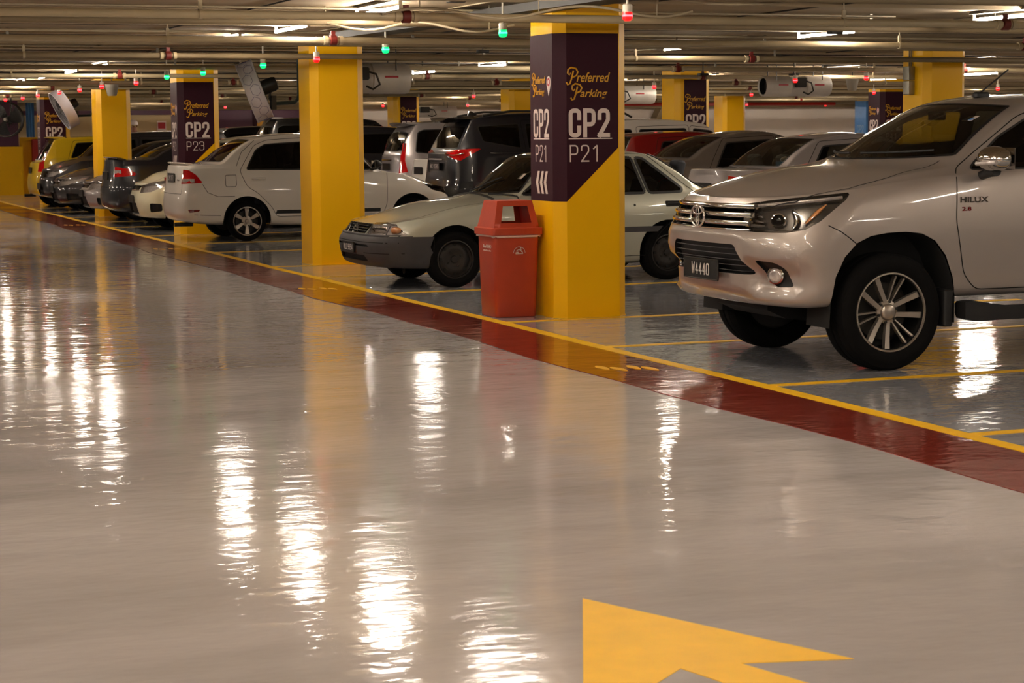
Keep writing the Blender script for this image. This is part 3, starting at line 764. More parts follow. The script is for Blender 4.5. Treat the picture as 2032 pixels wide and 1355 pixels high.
# jet fans ---------------------------------------------------------------
M['jet'] = mat('dirty_white_steel', (196, 190, 180), .45, .2, var=.12, vscale=3)
def jet_fan(x0, x1, y, z, r, label):
    t = thing('jet_fan', label, 'fan', (x0, y, z)); L = x1-x0
    Mx = frame((0, 0, 0), (0, 1, 0), (0, 0, 1))
    def ring(prof): return MB().lathe(prof, 28, Mx)
    def X(prof): return [(rr, h) for rr, h in prof]
    ring([(r*.8, .02), (r*.95, 0), (r, .03), (r, L*.38), (r*1.02, L*.385), (r*1.02, L*.39)]).build('silencer', M['jet'], t)
    ring([(r*1.02, L*.39), (r*.97, L*.4), (r*.97, L*.62), (r*1.02, L*.63)]).build('fan_casing', M['jet'], t)
    ring([(r*1.02, L*.63), (r, L*.64), (r, L-.03), (r*.96, L), (r*.8, L-.02)]).build('silencer', M['jet'], t)
    ring([(0, .12), (r*.8, .12), (r*.8, .02)]).build('inner_baffle', M['under'], t); ring([(0, L-.12), (r*.8, L-.12), (r*.8, L-.02)]).build('inner_baffle', M['under'], t)
    MB().box(L*.42, L*.56, -r-.1, -r+.02, -.02, .14).build('terminal_box', M['dark_steel'], t, 0, .01)
    MB().tube([(L*.52, -r-.06, .1), (L*.62, -r-.12, .05), (L*.66, -r-.1, -.08), (L*.6, -r-.06, -.14), (L*.55, -r, -.1)], .014, 8).build('cable_loop', M['cable'], t)
    for k, xx in enumerate((L*.25, L*.5, L*.8)):
        MB().box(xx-.09, xx+.09, -.004, 0, -.012, .012, frame((0, -r-.002, .02), (1, 0, 0), (0, 1, 0))).build('label_sticker', M['red_ink'], t, 0)
    for xx in (L*.15, L*.85):
        for s in (-1, 1): MB().tube([(xx, s*r*.9, .1), (xx, s*r*.9, CEIL-z)], .008, 6).build('hanger_rod', M['dark_steel'], t)
jet_fan(6.8, 8.15, 24.95, 2.26, .195, 'white jet fan hanging right behind the plain yellow pillar')
jet_fan(16.08, 17.33, 30.1, 2.285, .172, 'long grey jet fan hanging above the right-hand silver sedans')
jet_fan(15.3, 17.1, 36.6, 2.27, .18, 'dull jet fan hanging just right of the P21 pillar')
jet_fan(17.6, 19.6, 55.5, 2.15, .17, 'small distant jet fan against the back wall above the sport utility')
M['speaker'] = mat('speaker_grey_plastic', (150, 142, 128), .5, var=.03)
def speaker(px, py, Y, label):
    x, y, z = at_y(px, py, Y)
    t = thing('hanging_speaker', label, 'speaker', (x, y, z))
    MB().lathe([(0, -.11), (.075, -.11), (.085, -.10), (.125, .1), (.12, .11), (0, .11)], 20).build('horn', M['speaker'], t)
    MB().tube([(0, 0, .1), (0, 0, CEIL-z)], .01, 6).build('rod', M['dark_steel'], t)
speaker(222, 178, 36.5, 'cone-shaped white speaker before the plain pillar left of P23')
speaker(1691, 168, 33.5, 'cone-shaped grey speaker left of the distant purple CP2 pillar')
# sprinkler/detector droppers
for i, (px, py, Y) in enumerate([(1657, 68, 17.8), (1343, 95, 21.), (1395, 150, 26.3), (958, 105, 23.4), (838, 140, 28.5), (1975, 42, 16.1), (1575, 150, 28.5), (905, 5, 15.6)]):
    x, y, z = at_y(px, py, Y)
    t = thing('cable_dropper', 'dark hanging ceiling sensor box '+['below the bright tube over the right silver sedan', 'below the tube just right of P21', 'before the top of the CP2 pillar beyond P21', 'left of P21 under the second pipe', 'above the silver people carrier', 'at the top right corner', 'above the right-hand jet fan', 'left of the P21 top near the tray'][i], 'sensor', (x, y, z))
    MB().rbox(-.07, .07, -.05, .05, 0, .035, .01).build('sensor_box', M['dark_steel'], t)
    MB().tube([(0, 0, .03), (0, 0, CEIL-z)], .007, 6).build('rod', M['dark_steel'], t)

# ------------------------------------------------------------------ litter bin
t = thing('litter_bin', 'orange-red plastic litter bin in front of the P21 pillar', 'bin', (6.115, 16.0, .005), radians(0))
def rr(w, d, z, r=.04, n=4):
    o = []
    for cx, cy, a0 in ((w-r, d-r, 0), (-w+r, d-r, 90), (-w+r, -d+r, 180), (w-r, -d+r, 270)):
        for k in range(n+1):
            a = radians(a0+90*k/n); o.append(Vector((cx+r*cos(a), cy+r*sin(a), z)))
    return o
MB().loft([rr(.180, .180, 0, .03), rr(.187, .187, .012, .035), rr(.208, .206, .715, .04), rr(.2, .198, .715, .04), rr(.182, .182, .03, .03)], True, True).build('bin_body', M['bin'], t, 40)
q = MB(); pts = [p*1.0+Vector((0, 0, .006*sin(i*1.7))) for i, p in enumerate(rr(.217, .215, .69, .04, 5))]
q.tube(pts, .009, 6, closed=True, sy=1.3); q.build('bin_liner', M['liner'], t)
# hood with two through openings
q = MB()
q.loft([rr(.222, .222, .695, .03), rr(.232, .232, .70, .03), rr(.232, .232, .752, .03), rr(.222, .222, .758, .03), rr(.205, .205, .76, .03)], True)
q.build('lid_rim', M['bin'], t, 40)
ZB, ZT = .757, .985; WB, WT = .205, .158
q = MB()
def wal(u, v): # v 0..1 up, u -1..1 ; returns half-width scaled
    w = WB+(WT-WB)*v; return u*w, w, ZB+(ZT-ZB)*v
for s in (-1, 1):
    for th in (0, .008):
        def Pt(u, v):
            a, w, z = wal(u, v); return (a, s*(w-th), z)
        U = [-1, -.70, .70, 1]; V = [0, .18, .80, 1]
        g = [[Pt(u*(1 if abs(u) == 1 else (.92+.1*(1-v))), v) for u in U] for v in V]
        vv = [p for r_ in g for p in r_]; ff = []
        for i in range(3):
            for j in range(3):
                if i == 1 and j == 1: continue
                ff.append((i*4+j, i*4+j+1, i*4+5+j, i*4+4+j))
        q.add(vv, ff)
        if th == 0: outer = [g[1][1], g[1][2], g[2][2], g[2][1]]
        else:
            inner = [g[1][1], g[1][2], g[2][2], g[2][1]]
            q.loft([outer, inner], True)
    q2 = []
for s in (-1, 1):
    a, w, z = wal(1, 0); a1_, w1, z1 = wal(1, 1)
    q.add([(s*WB, -WB, ZB), (s*WB, WB, ZB), (s*WT, WT, ZT), (s*WT, -WT, ZT)], [(0, 1, 2, 3)])
q.add([(-WT, -WT, ZT), (WT, -WT, ZT), (WT, WT, ZT), (-WT, WT, ZT)], [(0, 1, 2, 3)])
lid = q.build('lid', M['bin'], t, 40)
q = MB(); q.add([(WB-.01, -WB+.01, ZB), (WB-.01, WB-.01, ZB), (WT-.01, WT-.01, ZT-.01), (WT-.01, -WT+.01, ZT-.01)], [(0, 1, 2, 3)]); q.build('lid_inner_side', M['bin_inner'], t, 0)
# printed marks
Mx = frame((0.02, -.2085, .565), (1, 0, 0), (0, 0, 1)); Mx = Mx @ Matrix.Rotation(radians(2), 4, 'X')
q = MB(); q.tube([Mx @ Vector((.052*cos(radians(a)), .052*sin(radians(a))-.02, .001)) for a in range(0, 181, 12)], .0025, 5)
q.tube([Mx @ Vector(p) for p in ((-.03, -.005, .001), (-.005, .01, .001), (.02, .008, .001))], .003, 5)
q.tube([Mx @ Vector(p) for p in ((-.035, -.02, .001), (-.012, -.012, .001), (-.01, -.022, .001))], .004, 5)
q.tube([Mx @ Vector(p) for p in ((.0, .01, .001), (.018, -.004, .001), (.03, -.018, .001))], .005, 5)
q.lathe([(0, 0), (.007, 0), (.007, .001)], 10, Mx @ Matrix.Translation((.012, .022, .0005)))
q.box(-.034, .034, -.03, -.024, 0, .001, Mx)
q.build('printed_emblem', M['white_ink'], t, 0)
Mx = frame((-.2075, -.04, .60), (0, -1, 0), (0, 0, 1))
text('printed_lettering', 'SinarPRANO', .19, .03, M['white_ink'], t, Mx, .012)
q = MB()
for k in range(9): q.box(-.09+k*.021, -.077+k*.021, -.042, -.032+.004*(k % 2), 0, .001, Mx)
q.build('printed_small_line', M['white_ink'], t, 0)
# ------------------------------------------------------------------ car builder
class Body:
    """closed car skin from level contours; local x runs from nose (0) to tail (L), y across, z up"""
    def __init__(s, sp):
        s.sp = sp; L, W = sp['L'], sp['W']
        lv = []
        for d in sp['levels']:
            lv.append(dict(z=pchip(d['z']) if isinstance(d['z'], list) else (lambda x, c=d['z']: c), hw=pchip(d['hw']) if isinstance(d['hw'], list) else (lambda x, c=d['hw']: c),
                           xf=d.get('xf', 0), xr=L-d.get('xr', 0), af=d.get('af', .55), ar=d.get('ar', .5), nf=d.get('nf', 2.6), nr=d.get('nr', 3.)))
        zc = pchip(sp['zc']); bow = pchip(sp['bow']); crown = pchip(sp.get('crown', [(0, .04), (L, .04)]))
        tum = sp.get('tumble', .42); sh = sp.get('shoulder', .05); w0 = W/2; cre = sp.get('cp', 2.2)
        NF, NM, NR = sp.get('NF', 18), sp.get('NM', 80), sp.get('NR', 16)
        rows = []
        for i in range(NF+NM+NR+1):
            col = []
            for q in lv:
                if i <= NF:
                    tau = i/NF; x = q['xf']+q['af']*(1-(1-tau**q['nf'])**(1/q['nf'])); y = q['hw'](x)*tau
                elif i >= NF+NM:
                    tau = (NF+NM+NR-i)/NR; x = q['xr']-q['ar']*(1-(1-tau**q['nr'])**(1/q['nr'])); y = q['hw'](x)*tau
                else:
                    f = (i-NF)/NM; x = (q['xf']+q['af'])*(1-f)+(q['xr']-q['ar'])*f; y = q['hw'](x)
                col.append(Vector((x, y, q['z'](x))))
            B = col[-1]; x, yb, zb = B
            # rail
            def T(yy):
                t = min(1, yy/w0); return zc(x-bow(x)*t*t)-crown(x)*t**cre
            s0 = min(sh, yb*.35); yr = yb-s0
            for _ in range(6):
                zr = max(T(yr), zb+.002); yr = max(yb*.3, yb-s0-tum*max(0, zr-zb-.05))
            zr = max(T(yr), zb+.002)
            hgt = zr-zb
            pts = [B]
            for f, bl in ((.34, .25), (.67, .2), (.9, .07)):
                bulge = min(.03, hgt*.08)*bl*4 if hgt > .15 else 0
                yy = yb+(yr-yb)*f
                if hgt > .15:  # shoulder ledge then straight glass
                    yy = yb-s0*min(1, f*2.2)-(yb-s0-yr)*f
                pts.append(Vector((x, min(yb, yy+bulge*.5), zb+hgt*f)))
            for f in (1, .955, .86, .68, .45, .22, 0):
                yy = yr*f
                pts.append(Vector((x, yy, max(T(yy), zb+.002) if f < 1 else zr)))
            # soften rail
            a = pts[4]; pts[4] = a*.6+(pts[3]+pts[5])*.2
            segs = [3]*(len(col)-1)+[3]*4+[2]*(len(pts)-5)
            rows.append(crom(col+pts[1:], segs))
        s.rows = rows
        m = len(rows[0]); s.m = m
        V = []; Fc = []
        sc = sp.get('sculpt')
        for r in rows:
            full = [Vector((p.x, -p.y, p.z)) for p in r]+[p for p in reversed(r[:-1])]
            if sc: full = [sc(p) for p in full]
            V += full
        k = 2*m-1
        for i in range(len(rows)-1):
            for j in range(k-1):
                Fc.append((i*k+j, i*k+j+1, (i+1)*k+j+1, (i+1)*k+j))
        bm = bmesh.new()
        vs = [bm.verts.new(p) for p in V]; bm.verts.ensure_lookup_table()
        for f in Fc:
            try: bm.faces.new([vs[q] for q in f])
            except ValueError: pass
        bmesh.ops.remove_doubles(bm, verts=bm.verts, dist=.0008)
        bmesh.ops.dissolve_degenerate(bm, edges=bm.edges, dist=.0005)
        bmesh.ops.recalc_face_normals(bm, faces=bm.faces)
        bm.normal_update()
        # outward check
        c = sum((f.normal.z*f.calc_area() for f in bm.faces if f.calc_center_median().z > sp['H']*.8), 0)
        if c < 0: bmesh.ops.reverse_faces(bm, faces=bm.faces); bm.normal_update()
        s.bm = bm
        s.lay = bm.faces.layers.int.new('pid')
        ref = bm.copy(); ref.normal_update(); ref.faces.ensure_lookup_table(); ref.verts.ensure_lookup_table()
        s.ref = ref; s.bvh = BVHTree.FromBMesh(ref)
        s.names = {0: 'body'}
    DIRS = {'L': Vector((0, -1, 0)), 'R': Vector((0, 1, 0)), 'T': Vector((0, 0, 1)), 'F': Vector((-1, 0, 0)), 'B': Vector((1, 0, 0)),
            'FL': Vector((-1, -1, 0)).normalized(), 'FR': Vector((-1, 1, 0)).normalized(), 'BL': Vector((1, -1, 0)).normalized(), 'BR': Vector((1, 1, 0)).normalized()}
    def to3(s, d, u, v):
        if d in 'LR': return Vector((u, 0, v))
        if d == 'T': return Vector((u, v, 0))
        if d in 'FB': return Vector((0, u, v))
        k = u/sqrt(2); y = -k if d[1] == 'L' else k
        return Vector((k if d[0] == 'F' else s.sp['L']-k, y, v))
    def uv(s, d, p):
        if d in 'LR': return p.x, p.z
        if d == 'T': return p.x, p.y
        if d in 'FB': return p.y, p.z
        yy = -p.y if d[1] == 'L' else p.y
        return ((p.x if d[0] == 'F' else s.sp['L']-p.x)+yy)/sqrt(2), p.z
    def cut(s, d, poly, pid, dot=.05, flt=None, over=None):
        """assign pid to faces seen along d whose projection lies in poly"""
        bm = s.bm; N = s.DIRS[d]; lay = s.lay
        def ok(f):
            if f.normal.dot(N) <= dot: return False
            if sg:
                c = f.calc_center_median()
                if c.y*sg < -.02: return False
                return flt is None or flt(c)
            return flt is None or flt(f.calc_center_median())
        sg = -1 if d[-1] == 'L' else 1 if d[-1] == 'R' else 0
        n = len(poly)
        U0, U1 = min(p[0] for p in poly)-.01, max(p[0] for p in poly)+.01
        V0, V1 = min(p[1] for p in poly)-.01, max(p[1] for p in poly)+.01
        def box(f):
            q = [s.uv(d, v.co) for v in f.verts]
            us = [t[0] for t in q]; vs = [t[1] for t in q]
            return min(us), max(us), min(vs), max(vs)
        cand = {}
        for f in bm.faces:
            c = s.uv(d, f.verts[0].co)
            if c[0] < U0-.6 or c[0] > U1+.6 or c[1] < V0-.6 or c[1] > V1+.6: continue
            k = box(f)
            if k[1] < U0 or k[0] > U1 or k[3] < V0 or k[2] > V1: continue
            if ok(f): cand[f] = k
        for i in range(n):
            p, q = poly[i], poly[(i+1) % n]
            if abs(p[0]-q[0])+abs(p[1]-q[1]) < 1e-6: continue
            a, b = s.to3(d, *p), s.to3(d, *q); nn = N.cross(b-a)
            if nn.length < 1e-9: continue
            nn.normalize()
            u0, u1 = min(p[0], q[0])-.002, max(p[0], q[0])+.002; v0, v1 = min(p[1], q[1])-.002, max(p[1], q[1])+.002
            fs = [f for f, k in cand.items() if not (k[1] < u0 or k[0] > u1 or k[3] < v0 or k[2] > v1)]
            if not fs: continue
            ge = set(fs)
            for f in fs: ge.update(f.edges); ge.update(f.verts)
            r = bmesh.ops.bisect_plane(bm, geom=list(ge), dist=1e-5, plane_co=a, plane_no=nn)
            for f in fs: cand.pop(f, None)
            for g in r['geom']:
                if isinstance(g, bmesh.types.BMFace) and g.is_valid: cand[g] = box(g)
        cnt = 0
        for f in cand:
            if not f.is_valid or not ok(f): continue
            if over is not None and f[lay] not in over: continue
            u, v = s.uv(d, f.calc_center_median())
            if inside(poly, u, v): f[lay] = pid; cnt += 1
        return cnt
    def hit(s, d, u, v):
        N = s.DIRS[d]; o = s.to3(d, u, v)+N*20
        if d[-1] in 'LR' and len(d) == 2: pass
        r = s.bvh.ray_cast(o, -N)
        return r[0], r[1]
    def normal_at(s, co):
        loc, nor, idx, dist = s.bvh.find_nearest(co)
        if idx is None: return Vector((0, 0, 1))
        f = s.ref.faces[idx]
        w = poly_3d_calc([v.co for v in f.verts], loc)
        n = Vector((0, 0, 0))
        for k, v in zip(w, f.verts): n += v.normal*k
        return n.normalized() if n.length > 1e-6 else nor
    def part(s, name, pid, mt, parent, off=0, walls=None, wallmat=None, dirv=None, flt=None):
        """mesh of the faces with pid; off<0 recesses it and walls closes the step"""
        fs = [f for f in s.bm.faces if f[s.lay] == pid and (flt is None or flt(f.calc_center_median()))]
        if not fs: return None
        idx = {}; V = []; Nn = []; Fc = []
        for f in fs:
            q = []
            for v in f.verts:
                if v not in idx:
                    idx[v] = len(V); V.append(v.co.copy()); Nn.append(s.normal_at(v.co))
                q.append(idx[v])
            Fc.append(tuple(q))
        bound = []
        if off:
            base = [p.copy() for p in V]
            V = [p+(dirv if dirv is not None else n)*off for p, n in zip(V, Nn)]
            fset = set(fs)
            for f in fs:
                for e in f.edges:
                    if sum(1 for g in e.link_faces if g in fset) == 1: bound.append((idx[e.verts[0]], idx[e.verts[1]]))
        me = bpy.data.meshes.new(name); me.from_pydata([tuple(p) for p in V], [], Fc)
        me.shade_smooth(); me.normals_split_custom_set_from_vertices([tuple(n) for n in Nn])
        o = bpy.data.objects.new(name, me); COL.objects.link(o); me.materials.append(mt); o.parent = parent
        if off and walls:
            b = MB()
            for i, j in bound: b.add([base[i], base[j], V[j], V[i]], [(0, 1, 2, 3)])
            b.build(walls, wallmat or mt, o if walls != 'x' else parent, 0)
        return o
    def ribbon(s, pts, d, w=.006, off=.0015):
        """list of verts/faces of a dark line lying on the skin"""
        b = MB(); P = []
        for (u, v) in pts:
            h, n = s.hit(d, u, v)
            if h is None: continue
            P.append((h, s.normal_at(h)))
        for i in range(len(P)-1):
            (p, n), (q, m_) = P[i], P[i+1]
            t = (q-p)
            if t.length > .5 or t.length < 1e-5: continue
            t.normalize(); a = t.cross(n).normalized()*w/2; c = t.cross(m_).normalized()*w/2
            b.add([p+n*off-a, p+n*off+a, q+m_*off+c, q+m_*off-c], [(0, 1, 2, 3)])
        return b
    def path(s, d, pts, off=0):
        o = []
        for (u, v) in pts:
            h, n = s.hit(d, u, v)
            if h is not None: o.append(h+s.normal_at(h)*off)
        return o

def inside(poly, x, y):
    c = False; n = len(poly); j = n-1
    for i in range(n):
        xi, yi = poly[i]; xj, yj = poly[j]
        if (yi > y) != (yj > y) and x < (xj-xi)*(y-yi)/(yj-yi)+xi: c = not c
        j = i
    return c
def dens(pts, step=.05, closed=False):
    o = []; n = len(pts)
    for i in range(n if closed else n-1):
        p, q = pts[i], pts[(i+1) % n]; l = math.hypot(q[0]-p[0], q[1]-p[1]); k = max(1, int(l/step))
        for j in range(k): o.append((p[0]+(q[0]-p[0])*j/k, p[1]+(q[1]-p[1])*j/k))
    if not closed: o.append(pts[-1])
    return o
def rnd(poly, r=.03, k=3):
    """round polygon corners"""
    o = []; n = len(poly)
    for i in range(n):
        a, b, c = Vector(poly[i-1]), Vector(poly[i]), Vector(poly[(i+1) % n])
        rr_ = min(r, (a-b).length*.45, (c-b).length*.45)
        p = b+(a-b).normalized()*rr_; q = b+(c-b).normalized()*rr_
        for j in range(k+1):
            t = j/k; m_ = p*(1-t)**2+b*2*t*(1-t)+q*t*t; o.append((m_.x, m_.y))
    return o
def circ(cx, cz, r, n=28, a0=0, a1=360):
    return [(cx+r*cos(radians(a0+(a1-a0)*k/n)), cz+r*sin(radians(a0+(a1-a0)*k/n))) for k in range(n if abs(a1-a0) > 359 else n+1)]

def wheel(parent, x, y, R, w, rr_, style, side, name='wheel'):
    """side -1: outer face toward -y"""
    Mx = frame((x, y, R), (1, 0, 0), (0, 0, 1)) if side < 0 else frame((x, y, R), (-1, 0, 0), (0, 0, 1))
    # frame z axis: x cross yd -> (1,0,0)x(0,0,1) = (0,-1,0): outward for side -1
    h = w/2; r0 = rr_+.008
    prof = [(r0-.02, -h+.02), (r0, h*-.82), (r0+.02, -h*.96), (R-.055, -h), (R-.022, -h*.93), (R-.004, -h*.72), (R, -h*.3)]
    for g in (-.42, 0, .42):
        prof += [(R, h*(g-.09)), (R-.009, h*(g-.05)), (R-.009, h*(g+.05)), (R, h*(g+.09))]
    prof += [(R, h*.3), (R-.004, h*.72), (R-.022, h*.93), (R-.055, h), ((R+r0)/2, h*1.02), (r0+.012, h*.97), (r0, h*.88), (r0-.02, h*.8)]
    seen = []; 
    t = MB().lathe(prof, 56, Mx).build(name, M['rubber'], parent, 40)
    if style == 'plain':
        MB().lathe([(0, h*.5), (r0*.5, h*.55), (r0*.9, h*.7), (r0, h*.86)], 32, Mx).build('rim', M['alloy'], t, 40); return t
    face = h*.78
    if style == 'steel':
        MB().lathe([(r0, h*.9), (r0-.012, h*.93), (r0-.02, h*.6), (r0*.82, h*.45), (r0*.66, h*.62), (r0*.52, h*.66), (r0*.34, h*.5), (r0*.2, h*.5), (r0*.18, h*.62), (r0*.1, h*.64), (0, h*.64)], 48, Mx).build('rim', M['steel_wheel'], t, 40)
        for k in range(8):
            a = k*pi/4; MB().lathe([(0, h*.60), (.016, h*.60), (.018, h*.5)], 12, Mx @ Matrix.Translation((r0*.74*cos(a), r0*.74*sin(a), 0))).build('vent_hole', M['under'], t, 0)
        q = MB()
        for k in range(4):
            a = k*pi/2+.5; q.lathe([(0, h*.68), (.011, h*.68), (.011, h*.5)], 6, Mx @ Matrix.Translation((r0*.4*cos(a), r0*.4*sin(a), 0)))
        q.build('wheel_nuts', M['dark_steel'], t, 0); return t
    # barrel and bright lip
    MB().lathe([(r0, h*.9), (r0-.006, h*.93), (r0-.012, h*.86), (r0-.016, face*.8), (r0-.02, -h*.7), (r0*.7, -h*.75), (0, -h*.75)], 56, Mx).build('rim_barrel', M['alloy_dark'], t, 40)
    MB().lathe([(r0+.001, h*.895), (r0-.001, h*.94), (r0-.011, h*.945), (r0-.014, h*.86)], 56, Mx).build('rim_lip', M['alloy'], t, 40)
    q = MB()
    def spoke(a, w0, w1, ra, rb, z0, z1, th=.03, da=0, off0=0, off1=0):
        # straight tapered spoke from radius ra to rb, offset sideways
        A = Mx @ Matrix.Rotation(a, 4, 'Z')
        pts = []
        for (r_, wd, zz, of) in ((ra, w0, z0, off0), ((ra+rb)/2, (w0+w1)/2, (z0+z1)/2-.006, (off0+off1)/2), (rb, w1, z1, off1)):
            pts.append([(r_, of-wd/2, zz-th), (r_, of-wd/2+.003, zz), (r_, of+wd/2-.003, zz), (r_, of+wd/2, zz-th)])
        q.loft([[A @ Vector(p) for p in r_] for r_ in pts], True, True)
    rb = r0-.008
    if style == 'sixtwin':
        for g in range(3):
            a = radians(10+120*g)
            for s_ in (-1, 1): spoke(a, .034, .046, .045, rb, face*.72, face, off0=s_*.026, off1=s_*.075)
            a2 = a+radians(60)
            for s_ in (-1, 1): spoke(a2, .014, .02, .075, rb, face*.62, face*.95, off0=s_*.012, off1=s_*.034)
        nn = 6; hubr = .052
    elif style == 'six':
        for g in range(6): spoke(radians(90+60*g), .036, .072, .045, rb, face*.72, face*.9)
        nn = 4; hubr = .03
    else:
        for g in range(5): spoke(radians(90+72*g), .045, .07, .04, rb, face*.7, face*.92)
        nn = 5; hubr = .032
    q.build('rim_spokes', M['alloy'], t, 30)
    MB().lathe([(.078, face*.5), (.076, face*.68), (hubr+.004, face*.74), (hubr, face*.9), (hubr*.8, face*.98), (0, face)], 28, Mx).build('hub_cap', M['alloy'], t, 40)
    q = MB()
    for k in range(nn):
        a = 2*pi*k/nn+.3; q.lathe([(0, face*.80), (.010, face*.79), (.011, face*.6)], 6, Mx @ Matrix.Translation((.068*cos(a), .068*sin(a), 0)))
    q.build('wheel_nuts', M['dark_steel'], t, 0)
    MB().lathe([(.05, -.01), (r0*.72, -.01), (r0*.72, -.03), (.05, -.03)], 32, Mx).build('brake_disc', M['dark_steel'], t, 40)
    return t

def plate(par, body, d, u, v, w, h, s1, z_tilt=0, out=.012, name='number_plate', white=False):
    hp, n = body.hit(d, u, v)
    if hp is None: return
    hp2, n2 = body.hit(d, u-.1, v); hp3, n3 = body.hit(d, u+.1, v)
    N = body.DIRS[d]
    xd = Vector((0, 1, 0)) if N.x > 0 else Vector((0, -1, 0))
    Mx = frame(hp+N*out, xd, (0, 0, 1))
    if (Mx.col[2].to_3d()).dot(N) < 0: Mx = frame(hp+N*out, -xd, (0, 0, 1))
    o = MB().rbox(-w/2, w/2, -h/2, h/2, -.012, 0, .008, M=Mx).build(name, M['plate'], par, 40)
    q = MB()
    for a, b in (((-w/2, -h/2), (w/2, -h/2)), ((-w/2, h/2), (w/2, h/2)), ((-w/2, -h/2), (-w/2, h/2)), ((w/2, -h/2), (w/2, h/2))):
        q.tube([Mx @ Vector((*a, 0)), Mx @ Vector((*b, 0))], .004, 6)
    q.build('plate_frame', M['dark_steel'] if not white else M['chrome'], o, 0)
    if s1: stroke_text('plate_lettering', s1, w*.52 if len(s1) < 6 else w*.8, h*.6, h*.085, M['plate_w'], o, Mx @ Matrix.Translation((0, 0, .001)), .16)
    return o

def seats(par, xs, zf, W, mt):
    for x in xs:
        for y in (-W*.22, W*.22):
            Mx = Matrix.Translation((x, y, zf))
            b = MB(); b.rbox(-.25, .25, -.24, .24, .12, .3, .06, M=Mx)
            b2 = Matrix.Translation((x+.27, y, zf+.22)) @ Matrix.Rotation(radians(14), 4, 'Y')
            b.rbox(-.07, .07, -.23, .23, 0, .56, .05, M=b2)
            b.rbox(-.05, .05, -.13, .13, .6, .78, .045, M=b2)
            b.build('seat', mt, par, 40)

def finish_car(t, body, sp, mats):
    """assemble: sp keys wheels etc."""
    L, W, H = sp['L'], sp['W'], sp['H']
    pm = mats['paint']
    bodyo = body.part('body', 0, pm, t)
    # underbody tray, wheel wells
    zs = sp['sill']+.03; xa, xb = .25, L-.25
    fx, rx = sp['fw'], sp['rw']; AR = sp['AR']; R = sp['R']; wI = sp['track']/2-.17
    b = MB(); b.box(fx-AR*.9, rx+AR*.9, -wI, wI, zs, zs+.03)
    for x0, x1, e in ((xa+.12, fx-AR, .3), (fx+AR, rx-AR, .08), (rx+AR, xb-.1, .3)): b.box(x0, x1, -W/2+e, W/2-e, zs, zs+.03)
    b.build('underbody', M['under'], t, 0)
    for cx in (fx, rx):
        for s in (-1, 1):
            b = MB(); y0 = s*(wI+.0); y1 = s*(sp['lip'])
            prof = circ(cx, R+sp.get('arch_dz', .02), AR+.005, 22, -8, 188) if not sp.get('archpoly') else [(cx+a_, c_) for a_, c_ in sp['archpoly']]
            b.loft([[Vector((p[0], y0, p[1])) for p in prof], [Vector((p[0], y1, p[1])) for p in prof]], False)
            v = [(p[0], y0, p[1]) for p in prof]
            b.add(v, [tuple(range(len(v)))])
            b.build('wheel_arch_liner', M['under'], t, 40)
    for cx, wr in ((fx, sp.get('wstyle', 'five')), (rx, sp.get('wstyle', 'five'))):
        for s in (-1, 1):
            wheel(t, cx, s*(sp['track']/2), R, sp['tw'], sp['rim'], wr, s)
    return bodyo
print('lib ok')
def plan_poly(x0c, x0e, y0, x1c, x1e, y1, n=8):
    """glass outline seen from above: base curve then top curve"""
    a = [(x0c+(x0e-x0c)*(k/n)**2, y0*k/n) for k in range(-n, n+1)]
    b = [(x1c+(x1e-x1c)*(k/n)**2, y1*k/n) for k in range(n, -n-1, -1)]
    return a+b
def lens_unit(par, body, d, poly, pid, depth, hmat, details=None, cover='glass_clear', name='headlight'):
    lens = body.part(name, pid, M[cover], par, flt=lambda c: (c.y < 0) == (d[1] == 'L'))
    if lens is None: return None
    h = body.part('lamp_housing', pid, hmat, lens, off=-depth, walls='housing_wall', wallmat=hmat, flt=lambda c: (c.y < 0) == (d[1] == 'L'))
    return lens
def mirror_unit(t, x, y, z, s, pm, cap=None, sc=1.0):
    """door mirror: shell, glass, arm"""
    rings = []
    for k in range(9):
        a = -1+k/4; f = sqrt(max(0, 1-abs(a)**2.6))
        cy = y+s*(.0+a*.125*sc); w = .085*f*sc; h = .072*f*sc*(1-.15*a)
        rings.append([Vector((x+w*cos(q)*(1.15 if cos(q) < 0 else .55), cy, z+h*sin(q))) for q in [2*pi*j/16 for j in range(16)]])
    o = MB().loft(rings, True, True).build('door_mirror', cap or pm, t, 60)
    b = MB(); b.tube([(x+.02, y-s*.19*sc, z-.10*sc), (x+.01, y-s*.08, z-.075*sc), (x, y, z-.07*sc)], .028*sc, 8); b.build('mirror_arm', M['black_plastic'], o, 60)
    b = MB(); b.rbox(-.1*sc, .1*sc, -.062*sc, .062*sc, 0, .004, .02, M=frame((x+.048*sc, y, z), (0, 1, 0), (0, 0, 1))); b.build('mirror_glass', M['chrome'], o, 0)
    return o
